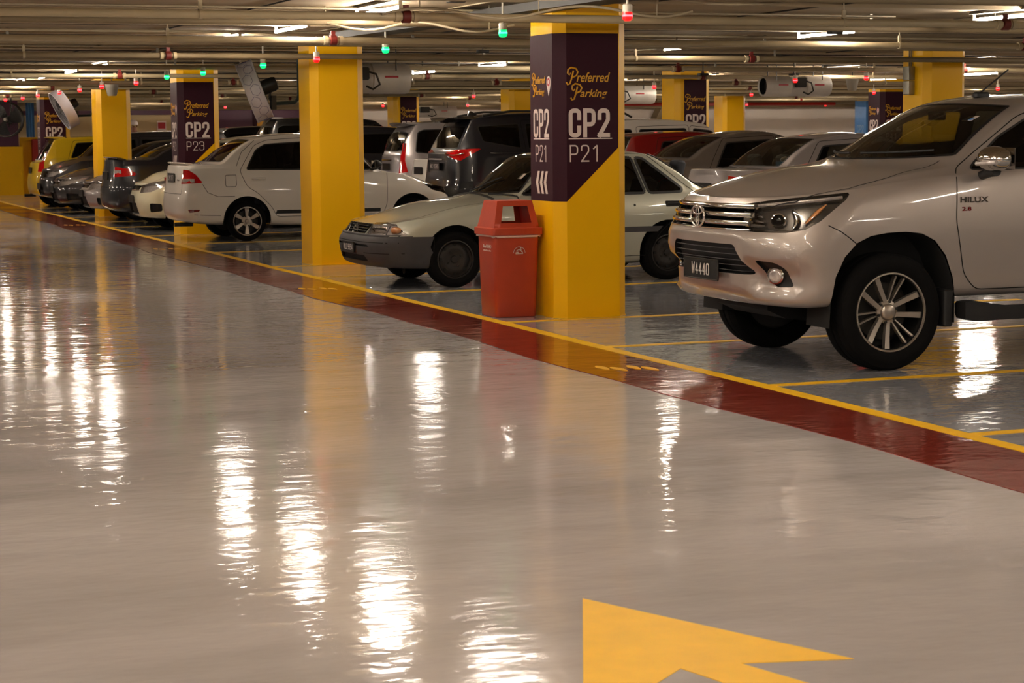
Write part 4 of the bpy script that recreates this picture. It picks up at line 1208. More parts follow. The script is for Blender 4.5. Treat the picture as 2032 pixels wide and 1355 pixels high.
def make_car(name, label, sp, pm, loc, rz, cat='car', group=None, detail=True, hook=None):
    t = thing(name, label, cat, (0, 0, 0), 0, group)
    B = Body(sp); L, W = sp['L'], sp['W']
    # wheel arches
    for cx in (sp['fw'], sp['rw']):
        for d in 'LR': B.cut(d, circ(cx, sp['R']+sp.get('arch_dz', .02), sp['AR'], 30) if not sp.get('archpoly') else [(cx+a_, c_) for a_, c_ in sp['archpoly']], -9, dot=-.2, flt=lambda c: abs(c.y) > W*.28)
    pid = 1; parts = []; ws = rg = None
    dk = M['glass_dark'] if sp.get('glass') is None else M[sp['glass']]
    doors = []
    for poly in sp.get('doors', []):
        for d in 'LR':
            B.cut(d, rnd(poly, .05), pid, dot=.02, over={0}, flt=lambda c: c.z < sp['H']*.985); doors.append((d, pid, poly)); pid += 1
    wins = []
    for poly, di in sp.get('windows', []):
        for d in 'LR':
            B.cut(d, rnd(poly, .035), pid, dot=.02); wins.append((d, pid, di)); pid += 1
    if sp.get('ws'): B.cut('T', plan_poly(*sp['ws']), pid, flt=lambda c: c.z > sp.get('ws_zmin', sp['H']*.6)); ws = pid; pid += 1
    if sp.get('rg') or sp.get('rgB'): B.cut('T' if not sp.get('rgB') else 'B', plan_poly(*sp['rg']) if not sp.get('rgB') else sp['rgB'], pid, flt=lambda c: c.z > sp['H']*.5 and c.x > L*.5); rg = pid; pid += 1
    for k in ('hl', 'tl'):
        if sp.get(k):
            for sfx in 'LR':
                d = ('F' if k == 'hl' else 'B')+sfx; B.cut(d, sp[k], pid)
                parts.append((k, d, pid)); pid += 1
    fr = []
    for (nm, d, poly, mt, dep) in sp.get('regions', []):
        ds = {'S': ['L', 'R'], 'FD': ['FL', 'FR'], 'BD': ['BL', 'BR']}.get(d, [d])
        for dd in ds: B.cut(dd, poly, pid, dot=.3 if len(dd) == 2 else .1); fr.append((nm, pid, mt, dep)); pid += 1
    if sp.get('bedhole'): B.cut('T', sp['bedhole'], -9, flt=lambda c: c.z > 1.1)
    bo = finish_car(t, B, sp, dict(paint=pm))
    dobj = {}
    for (d, p, poly) in doors:
        o = B.part('door', p, pm, t)
        if o: dobj.setdefault(d, []).append(o)
    for (d, p, di) in wins:
        par = dobj[d][di] if di is not None and d in dobj and di < len(dobj[d]) else t
        B.part('side_window', p, dk if d == 'L' or not sp.get('glassR') else M[sp['glassR']], par)
    if sp.get('ws'): B.part('windscreen', ws, M[sp.get('wsglass', 'glass_ws')], t)
    if sp.get('rg') or sp.get('rgB'): B.part('rear_window', rg, M[sp.get('rgglass', 'glass_mid')], t)
    for (k, d, p) in parts:
        if k == 'hl': lens_unit(t, B, d, sp['hl'], p, sp.get('hld', .05), sp.get('hlm', M['lens_clear']))
        else: B.part('tail_lamp', p, M['lens_red'], t)
    for (nm, p, mt, dep) in fr:
        B.part(nm, p, mt, t, off=-dep if dep else 0, walls='recess_wall' if dep else None, wallmat=M['under'])
    # panel gaps
    q = MB()
    def rib(d, pts, w=.007):
        r = B.ribbon(dens(pts, .04), d, w); q.add(r.v, r.f)
    for poly in sp.get('doors', []):
        for d in 'LR': rib(d, rnd(poly, .05)+[rnd(poly, .05)[0]])
    for d, pts in sp.get('seams', []):
        if d == 'S':
            for dd in 'LR': rib(dd, pts)
        elif d == 'T2':
            rib('T', pts); rib('T', [(a, -b) for a, b in pts])
        else: rib(d, pts)
    if q.v: q.build('panel_gap', M['seam'], t, 0, fixn=False)
    # window surrounds
    for poly, di in sp.get('windows', []):
        for d in 'LR':
            pp = rnd(poly, .035); r = B.ribbon(dens(pp+[pp[0]], .04), d, sp.get('surround', .02), .002)
            if r.v: r.build('window_seal', M['black_plastic'], dobj[d][di] if di is not None and di < len(dobj.get(d, [])) else t, 0, fixn=False)
    if sp.get('ws'):
        q = MB(); pp = plan_poly(*sp['ws']); r = B.ribbon(dens(pp+[pp[0]], .04), 'T', .025, .002); q.add(r.v, r.f)
        q.build('windscreen_seal', M['black_plastic'], t, 0, fixn=False)
    if sp.get('rg') and not sp.get('rgB'):
        q = MB(); pp = plan_poly(*sp['rg']); r = B.ribbon(dens(pp+[pp[0]], .04), 'T', .022, .002); q.add(r.v, r.f)
        q.build('rear_window_seal', M['black_plastic'], t, 0, fixn=False)
    # handles
    for (x, z, kind) in sp.get('handles', []):
        for d in 'LR':
            h, n = B.hit(d, x, z)
            if h is None: continue
            s_ = -1 if d == 'L' else 1
            idx = 0 if x < sp['L']*.5 else 1
            par = dobj[d][idx] if d in dobj and idx < len(dobj[d]) else t
            b = MB()
            if kind == 'box':
                b.rbox(-.085, .085, -.034, .034, -.02, .006, .012, M=frame(h, (1, 0, 0), (0, 0, 1)))
                b.rbox(-.06, .06, -.004, .02, .0, .016, .006, M=frame(h+Vector((0, 0, -.004)), (1, 0, 0), (0, 0, 1)))
                b.build('door_handle', M['black_plastic'], par, 40)
            else:
                b.tube([h+Vector((-.10, -s_*.01, 0)), h+Vector((-.07, s_*.025, .002)), h+Vector((.0, s_*.034, .004)), h+Vector((.07, s_*.025, .002)), h+Vector((.10, -s_*.01, 0))], [.014, .016, .017, .016, .014], 8)
                b.build('door_handle', M['chrome'] if kind == 'chrome' else pm, par, 60)
    if sp.get('mirror'):
        x, z = sp['mirror'][:2]
        for s_ in (-1, 1):
            fold = sp.get('fold') == s_
            mirror_unit(t, x+(.16 if fold else 0), s_*(W/2+(.0 if fold else sp.get('mout', .07))), z, s_, pm, sp.get('mcap'), sp.get('mscale', 1))
    # cabin
    if detail:
        zf = sp['sill']+.08
        seats(t, sp['seats'], zf, W, M['seat'])
        b = MB(); xw = sp['ws'][0]; zb = sp['belt']
        b.rbox(xw+.05, xw+.62, -W*.4, W*.4, zb-.3, zb-.02, .06); b.build('dashboard', M['dash'], t, 40)
        b = MB(); sx = xw+.72; Mx = frame((sx, W*.2, zb-.08), (0, 1, 0), (.35, 0, 1))
        b.tube([Mx @ Vector((.18*cos(a*pi/12), .18*sin(a*pi/12), 0)) for a in range(24)], .014, 6, closed=True)
        b.tube([Mx @ Vector((-.17, 0, 0)), Mx @ Vector((.17, 0, 0))], .016, 6); b.tube([Mx @ Vector((0, 0, 0)), Mx @ Vector((0, -.17, 0))], .014, 6)
        b.build('steering_wheel', M['black_plastic'], t, 40)
        b = MB(); b.rbox(-.1, .1, -.03, .03, -.012, .012, .02, M=frame((sp['ws'][3]-.06, 0, sp['H']-.16), (0, 1, 0), (0, 0, 1))); b.build('rear_view_mirror', M['black_plastic'], t, 40)
        if sp.get('shelf'):
            x0, x1, z = sp['shelf']; MB().box(x0, x1, -W*.38, W*.38, z-.02, z).build('parcel_shelf', M['dash'], t, 0)
    if hook: hook(t, B)
    B.bm.free(); B.ref.free()
    t.location = loc; t.rotation_euler = (0, 0, rz)
    return t
def bars(B, t, name, mt, zs, y, hh, tt, off, d='F', n=18, tilt=0):
    """horizontal bars wrapping the front"""
    for z in zs:
        P = B.path(d, [(-y+2*y*k/n, z) for k in range(n+1)], 0)
        P = [p-B.DIRS[d]*(-off) for p in P]
        rings = []
        for p in P:
            rings.append([p+Vector((tt*cos(a), 0, hh/2*sin(a))) for a in [2*pi*j/10 for j in range(10)]])
        MB().loft(rings, True, True).build(name, mt, t, 50)
silver = paint('silver_metallic_paint', (176, 166, 158), .55, .36)
silver2 = paint('bright_silver_paint', (172, 164, 162), .55, .34)
sage = paint('sage_silver_paint', (182, 182, 166), .3, .38)
white = paint('white_paint', (222, 214, 202), 0, .4)
pearl = paint('pearl_white_paint', (214, 208, 178), .05, .4)
navy = paint('dark_navy_paint', (17, 18, 26), .1, .35)
char = paint('charcoal_paint', (58, 54, 54), .45, .35)
black = paint('black_paint', (12, 12, 13), .1, .3)
darkbrown = paint('dark_bronze_paint', (30, 29, 34), .3, .35)
carred = paint('dark_red_paint', (110, 8, 6), .0, .35)
caryel = paint('yellow_car_paint', (230, 190, 20), 0, .4)
grey = paint('warm_grey_paint', (120, 108, 98), .5, .36)
SQ2 = sqrt(2)
M['lamp_silver'] = mat('lamp_housing_silver', (120, 116, 112), .25, .8, var=.1, vscale=30)
# ------------------------------------------------------------------ silver pickup
def sm(x, a, b): 
    t = max(0, min(1, (x-a)/(b-a))); return t*t*(3-2*t)
def hilux_sculpt(p):
    if p.x > .85 or p.z > .95: return p
    y = abs(p.y); q = p.copy()
    w = sm(y, .46+(.72-p.z)*.25, .56+(.72-p.z)*.25)*(1-sm(y, .84, .90))*sm(p.z, .49, .56)*(1-sm(p.z, .68, .745))
    q.x += .07*w; q.y *= (1-.02*w)
    # raised frame around lower intake
    e = sm(p.z, .55, .62)*(1-sm(p.z, .84, .88))*(1-sm(y, .44+(.84-p.z)*.6, .54+(.84-p.z)*.6))
    q.x += .018*e
    # ledge under grille
    q.x -= .012*sm(p.z, .84, .87)*(1-sm(p.z, .90, .93))*(1-sm(y, .75, .9))
    return q
LZ = 5.33
AP = [(.47, .30), (.47, .48), (.445, .60), (.385, .745), (.30, .845), (.20, .893), (.08, .908), (-.06, .904), (-.18, .887), (-.28, .845), (-.37, .755), (-.43, .63), (-.455, .48), (-.465, .30)]
hil = dict(L=LZ, archpoly=AP, glassR='glass_ws', W=1.855, H=1.815, fw=1.14, rw=4.225, R=.385, AR=.487, arch_dz=.005, lip=.90, track=1.54, tw=.255, rim=.252, sill=.46, belt=1.27, wstyle='sixtwin', NF=26, NM=90, NR=14,
    levels=[dict(z=[(0, .44), (.6, .425), (.75, .43), (1.6, .46), (3.7, .47), (4.7, .52), (LZ, .56)], hw=.80, xf=.40, xr=.12, af=.42),
            dict(z=[(0, .47), (.6, .45), (.8, .47), (1.6, .49), (3.7, .50), (4.7, .55), (LZ, .60)], hw=.895, xf=.305, xr=.03, af=.39, nf=2.8),
            dict(z=[(0, .60), (LZ, .66)], hw=.915, xf=.235, xr=0, af=.43, nf=2.7),
            dict(z=[(0, .79), (LZ, .80)], hw=.925, xf=.18, xr=0, af=.49, nf=2.5),
            dict(z=[(0, .905), (LZ, .95)], hw=.927, xf=.192, xr=.02, af=.54, nf=2.4),
            dict(z=[(0, 1.03), (.7, 1.08), (2, 1.12), (LZ, 1.12)], hw=.912, xf=.23, xr=.02, af=.62, nf=2.35),
            dict(z=[(0, 1.10), (.4, 1.135), (.8, 1.175), (1.2, 1.225), (1.7, 1.262), (3, 1.28), (LZ, 1.28)], hw=[(0, .86), (1, .875), (1.8, .885), (3, .885), (LZ, .88)], xf=.28, xr=.03, af=.64, nf=2.3)],
    zc=[(.28, 1.115), (.37, 1.152), (.60, 1.235), (.92, 1.31), (1.22, 1.35), (1.30, 1.372), (1.7, 1.575), (2.05, 1.72), (2.25, 1.775), (2.6, 1.808), (3.1, 1.815), (3.5, 1.80), (3.72, 1.76), (3.82, 1.66), (3.93, 1.33), (4.0, 1.29), (LZ, 1.285)],
    bow=[(0, .12), (.6, .25), (1.2, .5), (1.7, .46), (2.3, .28), (2.8, 0), (3.6, 0), (5.3, 0)], crown=[(0, .015), (1, .03), (2, .045), (3, .07), (3.8, .05), (LZ, .0)],
    tumble=.40, shoulder=.055, sculpt=hilux_sculpt,
    doors=[[(1.625, 1.30), (1.60, .97), (1.665, .62), (1.76, .515), (2.72, .515), (2.77, .6), (2.775, 1.28), (2.74, 1.745), (2.5, 1.735), (2.2, 1.645)],
           [(2.79, 1.28), (2.79, .515), (3.55, .515), (3.72, .85), (3.80, 1.0), (3.80, 1.28), (3.62, 1.72), (3.4, 1.745), (2.76, 1.75)]],
    windows=[([(1.735, 1.30), (2.72, 1.305), (2.70, 1.695), (2.48, 1.69), (2.26, 1.625), (2.02, 1.51)], 0), ([(2.84, 1.305), (3.68, 1.31), (3.54, 1.65), (3.35, 1.70), (2.82, 1.70)], 1)],
    ws=(1.29, 1.70, .735, 2.10, 2.215, .60), wsglass='glass_ws', rgB=[(-.6, 1.36), (.6, 1.36), (.55, 1.66), (-.55, 1.66)], rg=None,
    hl=[(.515, .925), (.66, .915), (.86, .915), (.98, .935), (1.06, .985), (1.19, 1.118), (1.205, 1.153), (1.195, 1.166), (.93, 1.14), (.70, 1.115), (.51, 1.088)], hld=.045, hlm=M['lamp_silver'],
    tl=[(.55, .85), (.62, .82), (.66, 1.2), (.56, 1.22)],
    regions=[('grille', 'F', [(-.56, .925), (.56, .925), (.55, 1.09), (-.55, 1.09)], M['gloss_black'], .05),
             ('lower_intake', 'F', rnd([(-.55, .635), (.55, .635), (.43, .83), (-.43, .83)], .03), M['black_plastic'], .045),
             ('fog_lamp_bezel', 'FD', rnd([(.635, .735), (.785, .725), (.85, .685), (.905, .565), (.775, .56)], .03), M['black_plastic'], .02)],
        seams=[('T2', [(.32, .52), (.39, .66), (.50, .76), (.67, .82), (.85, .84), (1.15, .815), (1.45, .76), (1.6, .72)]), ('S', [(.66, .96), (.74, .92), (.80, .88), (.86, .835)]), ('S', [(3.86, 1.27), (3.86, .6)])],
    handles=[(2.55, 1.02, 'chrome'), (3.6, 1.02, 'chrome')], mirror=(1.80, 1.37), mout=.15, fold=1, mscale=1.15, mcap=M['chrome'], seats=[2.25, 3.1], surround=.014, bedhole=[(4.02, -.80), (5.24, -.80), (5.24, .80), (4.02, .80)])
def hilux_hook(t, B):
    # grille bars, emblem
    for z, h_, y in ((1.075, .036, .55), (1.02, .036, .555), (.968, .036, .56)):
        bars(B, t, 'grille_bar', M['chrome'] if z > 1 or 1 else silver, [z], y, h_, .02, -.0)
    bars(B, t, 'grille_trim', M['chrome'], [.928], .58, .012, .012, -.002)
    for k in range(5): bars(B, t, 'intake_slat', M['grey_plastic'], [.655+k*.036], .53-.022*k, .006, .012, -.02)
    h, n = B.hit('F', 0, 1.0)
    Mx = frame(h+Vector((-.03, 0, 0)), (0, -1, 0), (0, 0, 1))
    b = MB()
    def ell(a, c, cx=0, cy=0, r=.008): b.tube([Mx @ Vector((cx+a*cos(k*pi/16), cy+c*sin(k*pi/16), 0)) for k in range(32)], r, 7, closed=True)
    ell(.098, .068, r=.0085); ell(.022, .060, r=.005); ell(.064, .024, 0, .036, .005)
    b.build('front_emblem', M['chrome'], t, 60)
    MB().lathe([(0, -.012), (.09, -.012), (.095, -.018), (0, -.02)], 32, Mx @ Matrix.Diagonal((1, .7, 1, 1))).build('emblem_backing', M['gloss_black'], t, 60)
    plate(t, B, 'F', 0, .648, .50, .135, 'W4440', out=.03)
    for sd in 'LR':
        s_ = -1 if sd == 'L' else 1
        d = 'F'+sd
        # fog lamp
        h, n = B.hit(d, .768, .635); n = B.normal_at(h); n = (n+B.DIRS[d]*1.2+Vector((0, 0, 0))).normalized()
        Mf = frame(h-n*.012, n.cross(Vector((0, 0, 1))), (0, 0, 1))
        if Mf.col[2].to_3d().dot(n) < 0: Mf = frame(h-n*.012, Vector((0, 0, 1)).cross(n), (0, 0, 1))
        o = MB().lathe([(0, .012), (.03, .014), (.046, .008), (.05, 0)], 28, Mf).build('fog_lamp', M['lens_clear'], t, 60)
        MB().lathe([(.048, -.01), (.058, -.005), (.058, .008), (.049, .012), (.048, .0)], 28, Mf).build('fog_lamp_ring', M['chrome'], o, 60)
        # headlamp internals: DRL strip, projector, chrome wedges
        def ins(u, z, dep):
            hh, nn = B.hit(d, u, z); nn = B.normal_at(hh); return hh-nn*dep, nn
        b = MB(); P = [ins(.53+.64*k/14, 1.078+.062*k/14, .012)[0] for k in range(15)]
        b.tube(P, .010, 7, sy=1.2); b.build('running_light_strip', M['lens_clear'], t, 50)
        b = MB(); P = [ins(.53+.46*k/12, .938-.008*sin(k/12*pi), .02)[0] for k in range(13)]; b.tube(P, .007, 6); b.build('lamp_trim', M['chrome'], t, 50)
        for u0, u1, z0, z1 in ((.54, .67, 1.045, 1.02), (.54, .69, 1.005, .985), (.56, .70, .965, .965)):
            b = MB(); P = [ins(u0+(u1-u0)*k/5, z0+(z1-z0)*k/5, .022)[0] for k in range(6)]; b.tube(P, [.024, .023, .02, .017, .013, .008], 6, sy=.8); b.build('reflector_fin', M['chrome'], t, 50)
        p0, n0 = ins(.79, 1.0, .03); n0 = (B.DIRS[d]+n0*.3).normalized()
        Mp = frame(p0, n0.cross(Vector((0, 0, 1))), (0, 0, 1))
        if Mp.col[2].to_3d().dot(n0) < 0: Mp = frame(p0, Vector((0, 0, 1)).cross(n0), (0, 0, 1))
        MB().lathe([(.036, -.02), (.046, .0), (.050, .012), (.043, .014), (.038, 0)], 28, Mp).build('projector_shroud', M['chrome'], t, 50)
        MB().lathe([(0, .022), (.02, .018), (.036, .0)], 28, Mp).build('projector_lens', M['gloss_black'], t, 60)
        p0, n0 = ins(.93, 1.01, .02)
        b = MB(); P = [ins(.90+.02*sin(k), .945+.03*k, .018)[0] for k in range(5)]; b.tube(P, [.012, .02, .022, .02, .014], 8); b.build('bulb_reflector', M['chrome'], t, 50)
        b = MB(); P = [ins(.975+.028*k, .975+.03*k, .01)[0] for k in range(5)]; b.tube(P, [.012, .02, .024, .02, .01], 8, sy=.6); b.build('indicator_reflector', M['amber'], t, 50)
        # mud flap, side step
        MB().rbox(1.53, 1.60, min(s_*.72, s_*.91), max(s_*.72, s_*.91), .275, .52, .02).build('mud_flap', M['black_plastic'], t)
        b = MB(); ya, yb_ = sorted((s_*.86, s_*.985))
        b.loft([[Vector((x, y_, z_)) for y_, z_ in ((ya, z0), (yb_-.02, z0), (yb_, z0+.03), (yb_, z1-.02), (yb_-.02, z1), (ya, z1))] for x, z0, z1 in ((1.64, .33, .44), (1.72, .31, .445), (2.0, .315, .40), (3.3, .315, .40), (3.55, .33, .43), (3.62, .36, .42))], True, True)
        b.build('side_step', M['black_plastic'], t, 40)
        # sill trim under door
        # badge
        if sd == 'L':
            h, n = B.hit('L', 1.74, 1.105); text('badge_lettering', 'HILUX', .215, .036, M['chrome'], t, frame(h+Vector((0, -.002, 0)), (1, 0, 0), (0, 0, 1)), .02, 0, .005)
            h, n = B.hit('L', 1.68, 1.045); text('badge_lettering', '2.8', .07, .026, M['lens_dark_red'], t, frame(h+Vector((0, -.002, 0)), (1, 0, 0), (0, 0, 1)), .01, 0, .004)
        # mirror repeater
    b = MB(); b.tube([(1.72, -1.19, 1.35), (1.70, -1.08, 1.345), (1.72, -.97, 1.34)], .016, 8); b.build('mirror_indicator', M['lens_clear'], t, 60)
    # skid plate and cross member under the bumper
    b = MB(); b.loft([[Vector((x, y, z)) for x, z in ((.52, .38), (.66, .32), (.9, .29), (.9, .45), (.52, .45))] for y in (-.36, .36)], True, True); b.build('skid_plate', M['under'], t, 0)
    b = MB()
    for s_ in (-1, 1): b.tube([(1.14, s_*.68, .385), (1.14, s_*.3, .33), (1.2, 0, .34)], .05, 8); b.tube([(.95, s_*.45, .3), (1.14, s_*.7, .28), (1.35, s_*.45, .3)], .035, 8)
    b.build('front_suspension', M['under'], t, 50)
    # wiper, aerial, sticker, bed
    for y0 in (-.62, -.02):
        P = [B.hit('T', 1.345+.40*((y0+.08*k)/.735)**2, y0+.08*k)[0] for k in range(7)]; P = [p+Vector((-.01, 0, .018)) for p in P if p]
        MB().tube(P, .008, 6).build('wiper', M['black_plastic'], t, 40)
    h = B.hit('T', 2.32, -.12)[0]
    b = MB(); b.rbox(-.06, .06, -.03, .03, -.01, .035, .025, M=Matrix.Translation(h)); b.tube([h+Vector((-.02, 0, .02)), h+Vector((.22, 0, .19))], .006, 6); b.build('roof_aerial', M['black_plastic'], t)
    h = B.hit('T', 1.98, -.50)[0]; n = B.normal_at(h); Mx = frame(h-n*.004, (0, 1, 0), (n.cross(Vector((0, 1, 0)))))
    MB().box(-.06, .06, -.035, .035, -.001, .001, Mx).build('windscreen_sticker', M['white_ink'], t, 0)
    MB().box(-.05, .05, .0, .03, .0005, .002, Mx).build('windscreen_sticker', M['blue_vinyl'], t, 0)
    b = MB(); z0 = .78
    for s_ in (-1, 1): b.box(4.02, 5.24, s_*.80-.01, s_*.80+.01, z0, 1.27)
    b.box(4.02, 5.24, -.8, .8, z0-.02, z0); b.box(4.01, 4.03, -.8, .8, z0, 1.27); b.box(5.23, 5.25, -.8, .8, z0, 1.27)
    b.build('load_bed', M['black_plastic'], t, 0)
# ------------------------------------------------------------------ generic road-car proportions
def base(L, W, H, wb, fo, R, zn, cowl, wst, rgt, rgb, tail, belt, sill=.20, AR=None, ext=None, nose_in=.08, tail_in=.04, fend=None, **k):
    """zn nose height; cowl, wst, rgt, rgb = (x,z) of glass corners on the centre line; tail=(x,z)"""
    fw_, rw_ = fo, fo+wb
    zc = [(nose_in*.8, zn+.012), (nose_in+.12, zn+.055), ((nose_in+cowl[0])*.5, (zn*.35+cowl[1]*.65)+.012), cowl, (cowl[0]+.05, cowl[1]+.02), ((cowl[0]+wst[0])/2+.02, (cowl[1]+wst[1])/2+.035), wst,
          (wst[0]+.22, wst[1]+(H-wst[1])*.62), ((wst[0]+rgt[0])/2, H), (rgt[0]-.28, rgt[1]+(H-rgt[1])*.62), rgt]
    if rgb[0]-rgt[0] > .3: zc.append(((rgt[0]+rgb[0])/2, (rgt[1]+rgb[1])/2+.02))
    zc.append(rgb)
    if tail[0]-rgb[0] > .2: zc.append((rgb[0]+.06, rgb[1]-.008))
    zc.append((tail[0]-.06 if tail[0]-rgb[0] > .2 else tail[0], tail[1]+.005)); zc.append((L+.02, tail[1]-.08))
    if ext: zc = ext(zc)
    b0, b1 = belt; xb1 = rgt[0]
    bz = [(0, zn-.012), (fo*.6, zn+.07), (cowl[0], b0-.03), (wst[0], b0), (xb1, b1), (rgb[0], min(b1+.01, rgb[1]-.02)), (L, min(tail[1]-.04, b1))]
    if fend: bz = fend
    hw0 = W/2
    lv = [dict(z=[(0, sill+.02), (fo-.1, sill), (L*.5, sill-.02), (L-.5, sill+.02), (L, sill+.06)], hw=hw0-.13, xf=.16, xr=.14, af=.5, ar=.4),
          dict(z=[(0, sill+.05), (L*.5, sill+.015), (L, sill+.09)], hw=hw0-.035, xf=.05, xr=.04, af=.5, ar=.42),
          dict(z=[(0, .40), (L, .42)], hw=hw0-.008, xf=0, xr=0, af=.52, ar=.42),
          dict(z=[(0, min(.54, zn-.16)), (1, .56), (L, .60)], hw=hw0, xf=.005, xr=0, af=.55, ar=.42),
          dict(z=[(0, zn-.09), (1, .71), (L, min(.78, tail[1]-.15))], hw=hw0-.004, xf=nose_in*.6, xr=tail_in, af=.6, ar=.42),
          dict(z=bz, hw=[(0, hw0-.07), (fo, hw0-.06), (wst[0], hw0-.05), (rw_, hw0-.05), (L, hw0-.10)], xf=nose_in, xr=tail_in+.03, af=.66, nf=2.4, ar=.42)]
    bowf = k.pop('bowf', .36); bowr = k.pop('bowr', -.20)
    sp = dict(L=L, W=W, H=H, fw=fw_, rw=rw_, R=R, AR=AR or R+.045, lip=W/2-.02, track=W-.21, tw=.195, rim=k.pop('rim', R*.70), sill=sill, belt=b0, levels=lv, zc=zc,
              bow=[(0, .14), (cowl[0]*.6, .22), (cowl[0], bowf), (wst[0], bowf*.55), ((wst[0]+rgt[0])/2, 0), (rgt[0], bowr*.55), (rgb[0], bowr), (L, -.1)],
              crown=[(0, .02), (cowl[0]*.5, .045), (cowl[0], .035), (wst[0], .04), ((wst[0]+rgt[0])/2, .055), (rgt[0], .045), (rgb[0], .03), (L, .02)],
              ws=(cowl[0]+.03, cowl[0]+.03+bowf*.78, hw0*.80, wst[0]-.02, wst[0]-.02+bowf*.32, hw0*.64), ws_zmin=cowl[1]-.05,
              rg=(rgb[0]-.03, rgb[0]-.03+bowr*.7, hw0*.74, rgt[0]+.02, rgt[0]+.02+bowr*.3, hw0*.62),
              seats=[wst[0]+.30, wst[0]+1.15], tumble=.40, shoulder=.045, arch_dz=.015)
    cf = k.pop('corner', None)
    if cf:
        for q in lv[1:]: q['af'] = cf[0]; q['nf'] = cf[1]; q['ar'] = cf[0]*.8
    sp.update(k)
    return sp
# sage hatchback -------------------------------------------------------
isw = base(4.06, 1.655, 1.375, 2.38, .87, .288, .635, (1.36, .925), (1.97, 1.325), (3.10, 1.345), (3.80, .985), (4.0, .90), (.885, .90), sill=.19, nose_in=.12, tail_in=.06, corner=(.40, 3.0), AR=.335, rim=.188,
    bowf=.30, bowr=-.14, wstyle='steel', tumble=.36, glass='glass_mid',
    doors=[[(1.34, .90), (1.30, .5), (1.36, .265), (2.58, .265), (2.62, .35), (2.62, .9), (2.60, 1.325), (2.15, 1.32), (1.62, .98)],
           [(2.645, .9), (2.645, .265), (3.02, .27), (3.14, .50), (3.30, .64), (3.54, .70), (3.60, .90), (3.50, .98), (3.06, 1.33), (2.62, 1.33)]],
    windows=[([(1.62, .925), (2.56, .918), (2.55, 1.285), (2.12, 1.28)], 0), ([(2.69, .918), (3.0, .918), (2.90, 1.29), (2.68, 1.29)], 1), ([(3.04, .918), (3.42, .925), (3.44, .96), (3.03, 1.28), (2.94, 1.29)], 1)],
    hl=[(.29, .548), (.82, .540), (.83, .555), (.70, .655), (.52, .668), (.37, .662)], hld=.03, hlm=M['lens_clear'],
    tl=[(.45, .62), (.82, .62), (.82, .80), (.45, .80)],
    regions=[('front_bumper', 'S', [(-.2, .1), (.66, .1), (.66, .3), (.60, .42), (.64, .525), (-.2, .535)], M['grey_plastic'], 0),
             ('front_bumper', 'F', [(-.9, .1), (.9, .1), (.9, .535), (-.9, .535)], M['grey_plastic'], 0),
             ('rear_bumper', 'S', [(3.6, .1), (4.3, .1), (4.3, .52), (3.60, .52)], M['grey_plastic'], 0), ('rear_bumper', 'B', [(-.9, .1), (.9, .1), (.9, .52), (-.9, .52)], M['grey_plastic'], 0),
             ('grille', 'F', [(-.30, .55), (.30, .55), (.37, .65), (-.37, .65)], M['gloss_black'], .02),
             ('bumper_intake', 'F', [(-.46, .275), (.46, .275), (.40, .335), (-.40, .335)], M['under'], .03),
             ('bumper_slot', 'F', [(-.52, .425), (.52, .425), (.50, .445), (-.50, .445)], M['under'], .02),
             ('rub_strip', 'S', [(1.22, .515), (3.12, .515), (3.18, .572), (1.22, .572)], M['grey_plastic'], 0)],
    seams=[('T2', [(.18, .52), (.30, .62), (.5, .68), (.8, .70), (1.2, .69), (1.34, .66)]), ('S', [(.63, .2), (.64, .52)]), ('F', [(-.8, .47), (.8, .47)]), ('F', [(-.8, .36), (-.4, .36)]), ('F', [(.4, .36), (.8, .36)])],
    handles=[(2.42, .80, 'box'), (3.30, .80, 'box')], mirror=(1.76, .96), mcap=M['black_plastic'], mscale=.6, mout=.02, shelf=(3.2, 3.75, .90), wsglass='glass_ws', surround=.03)
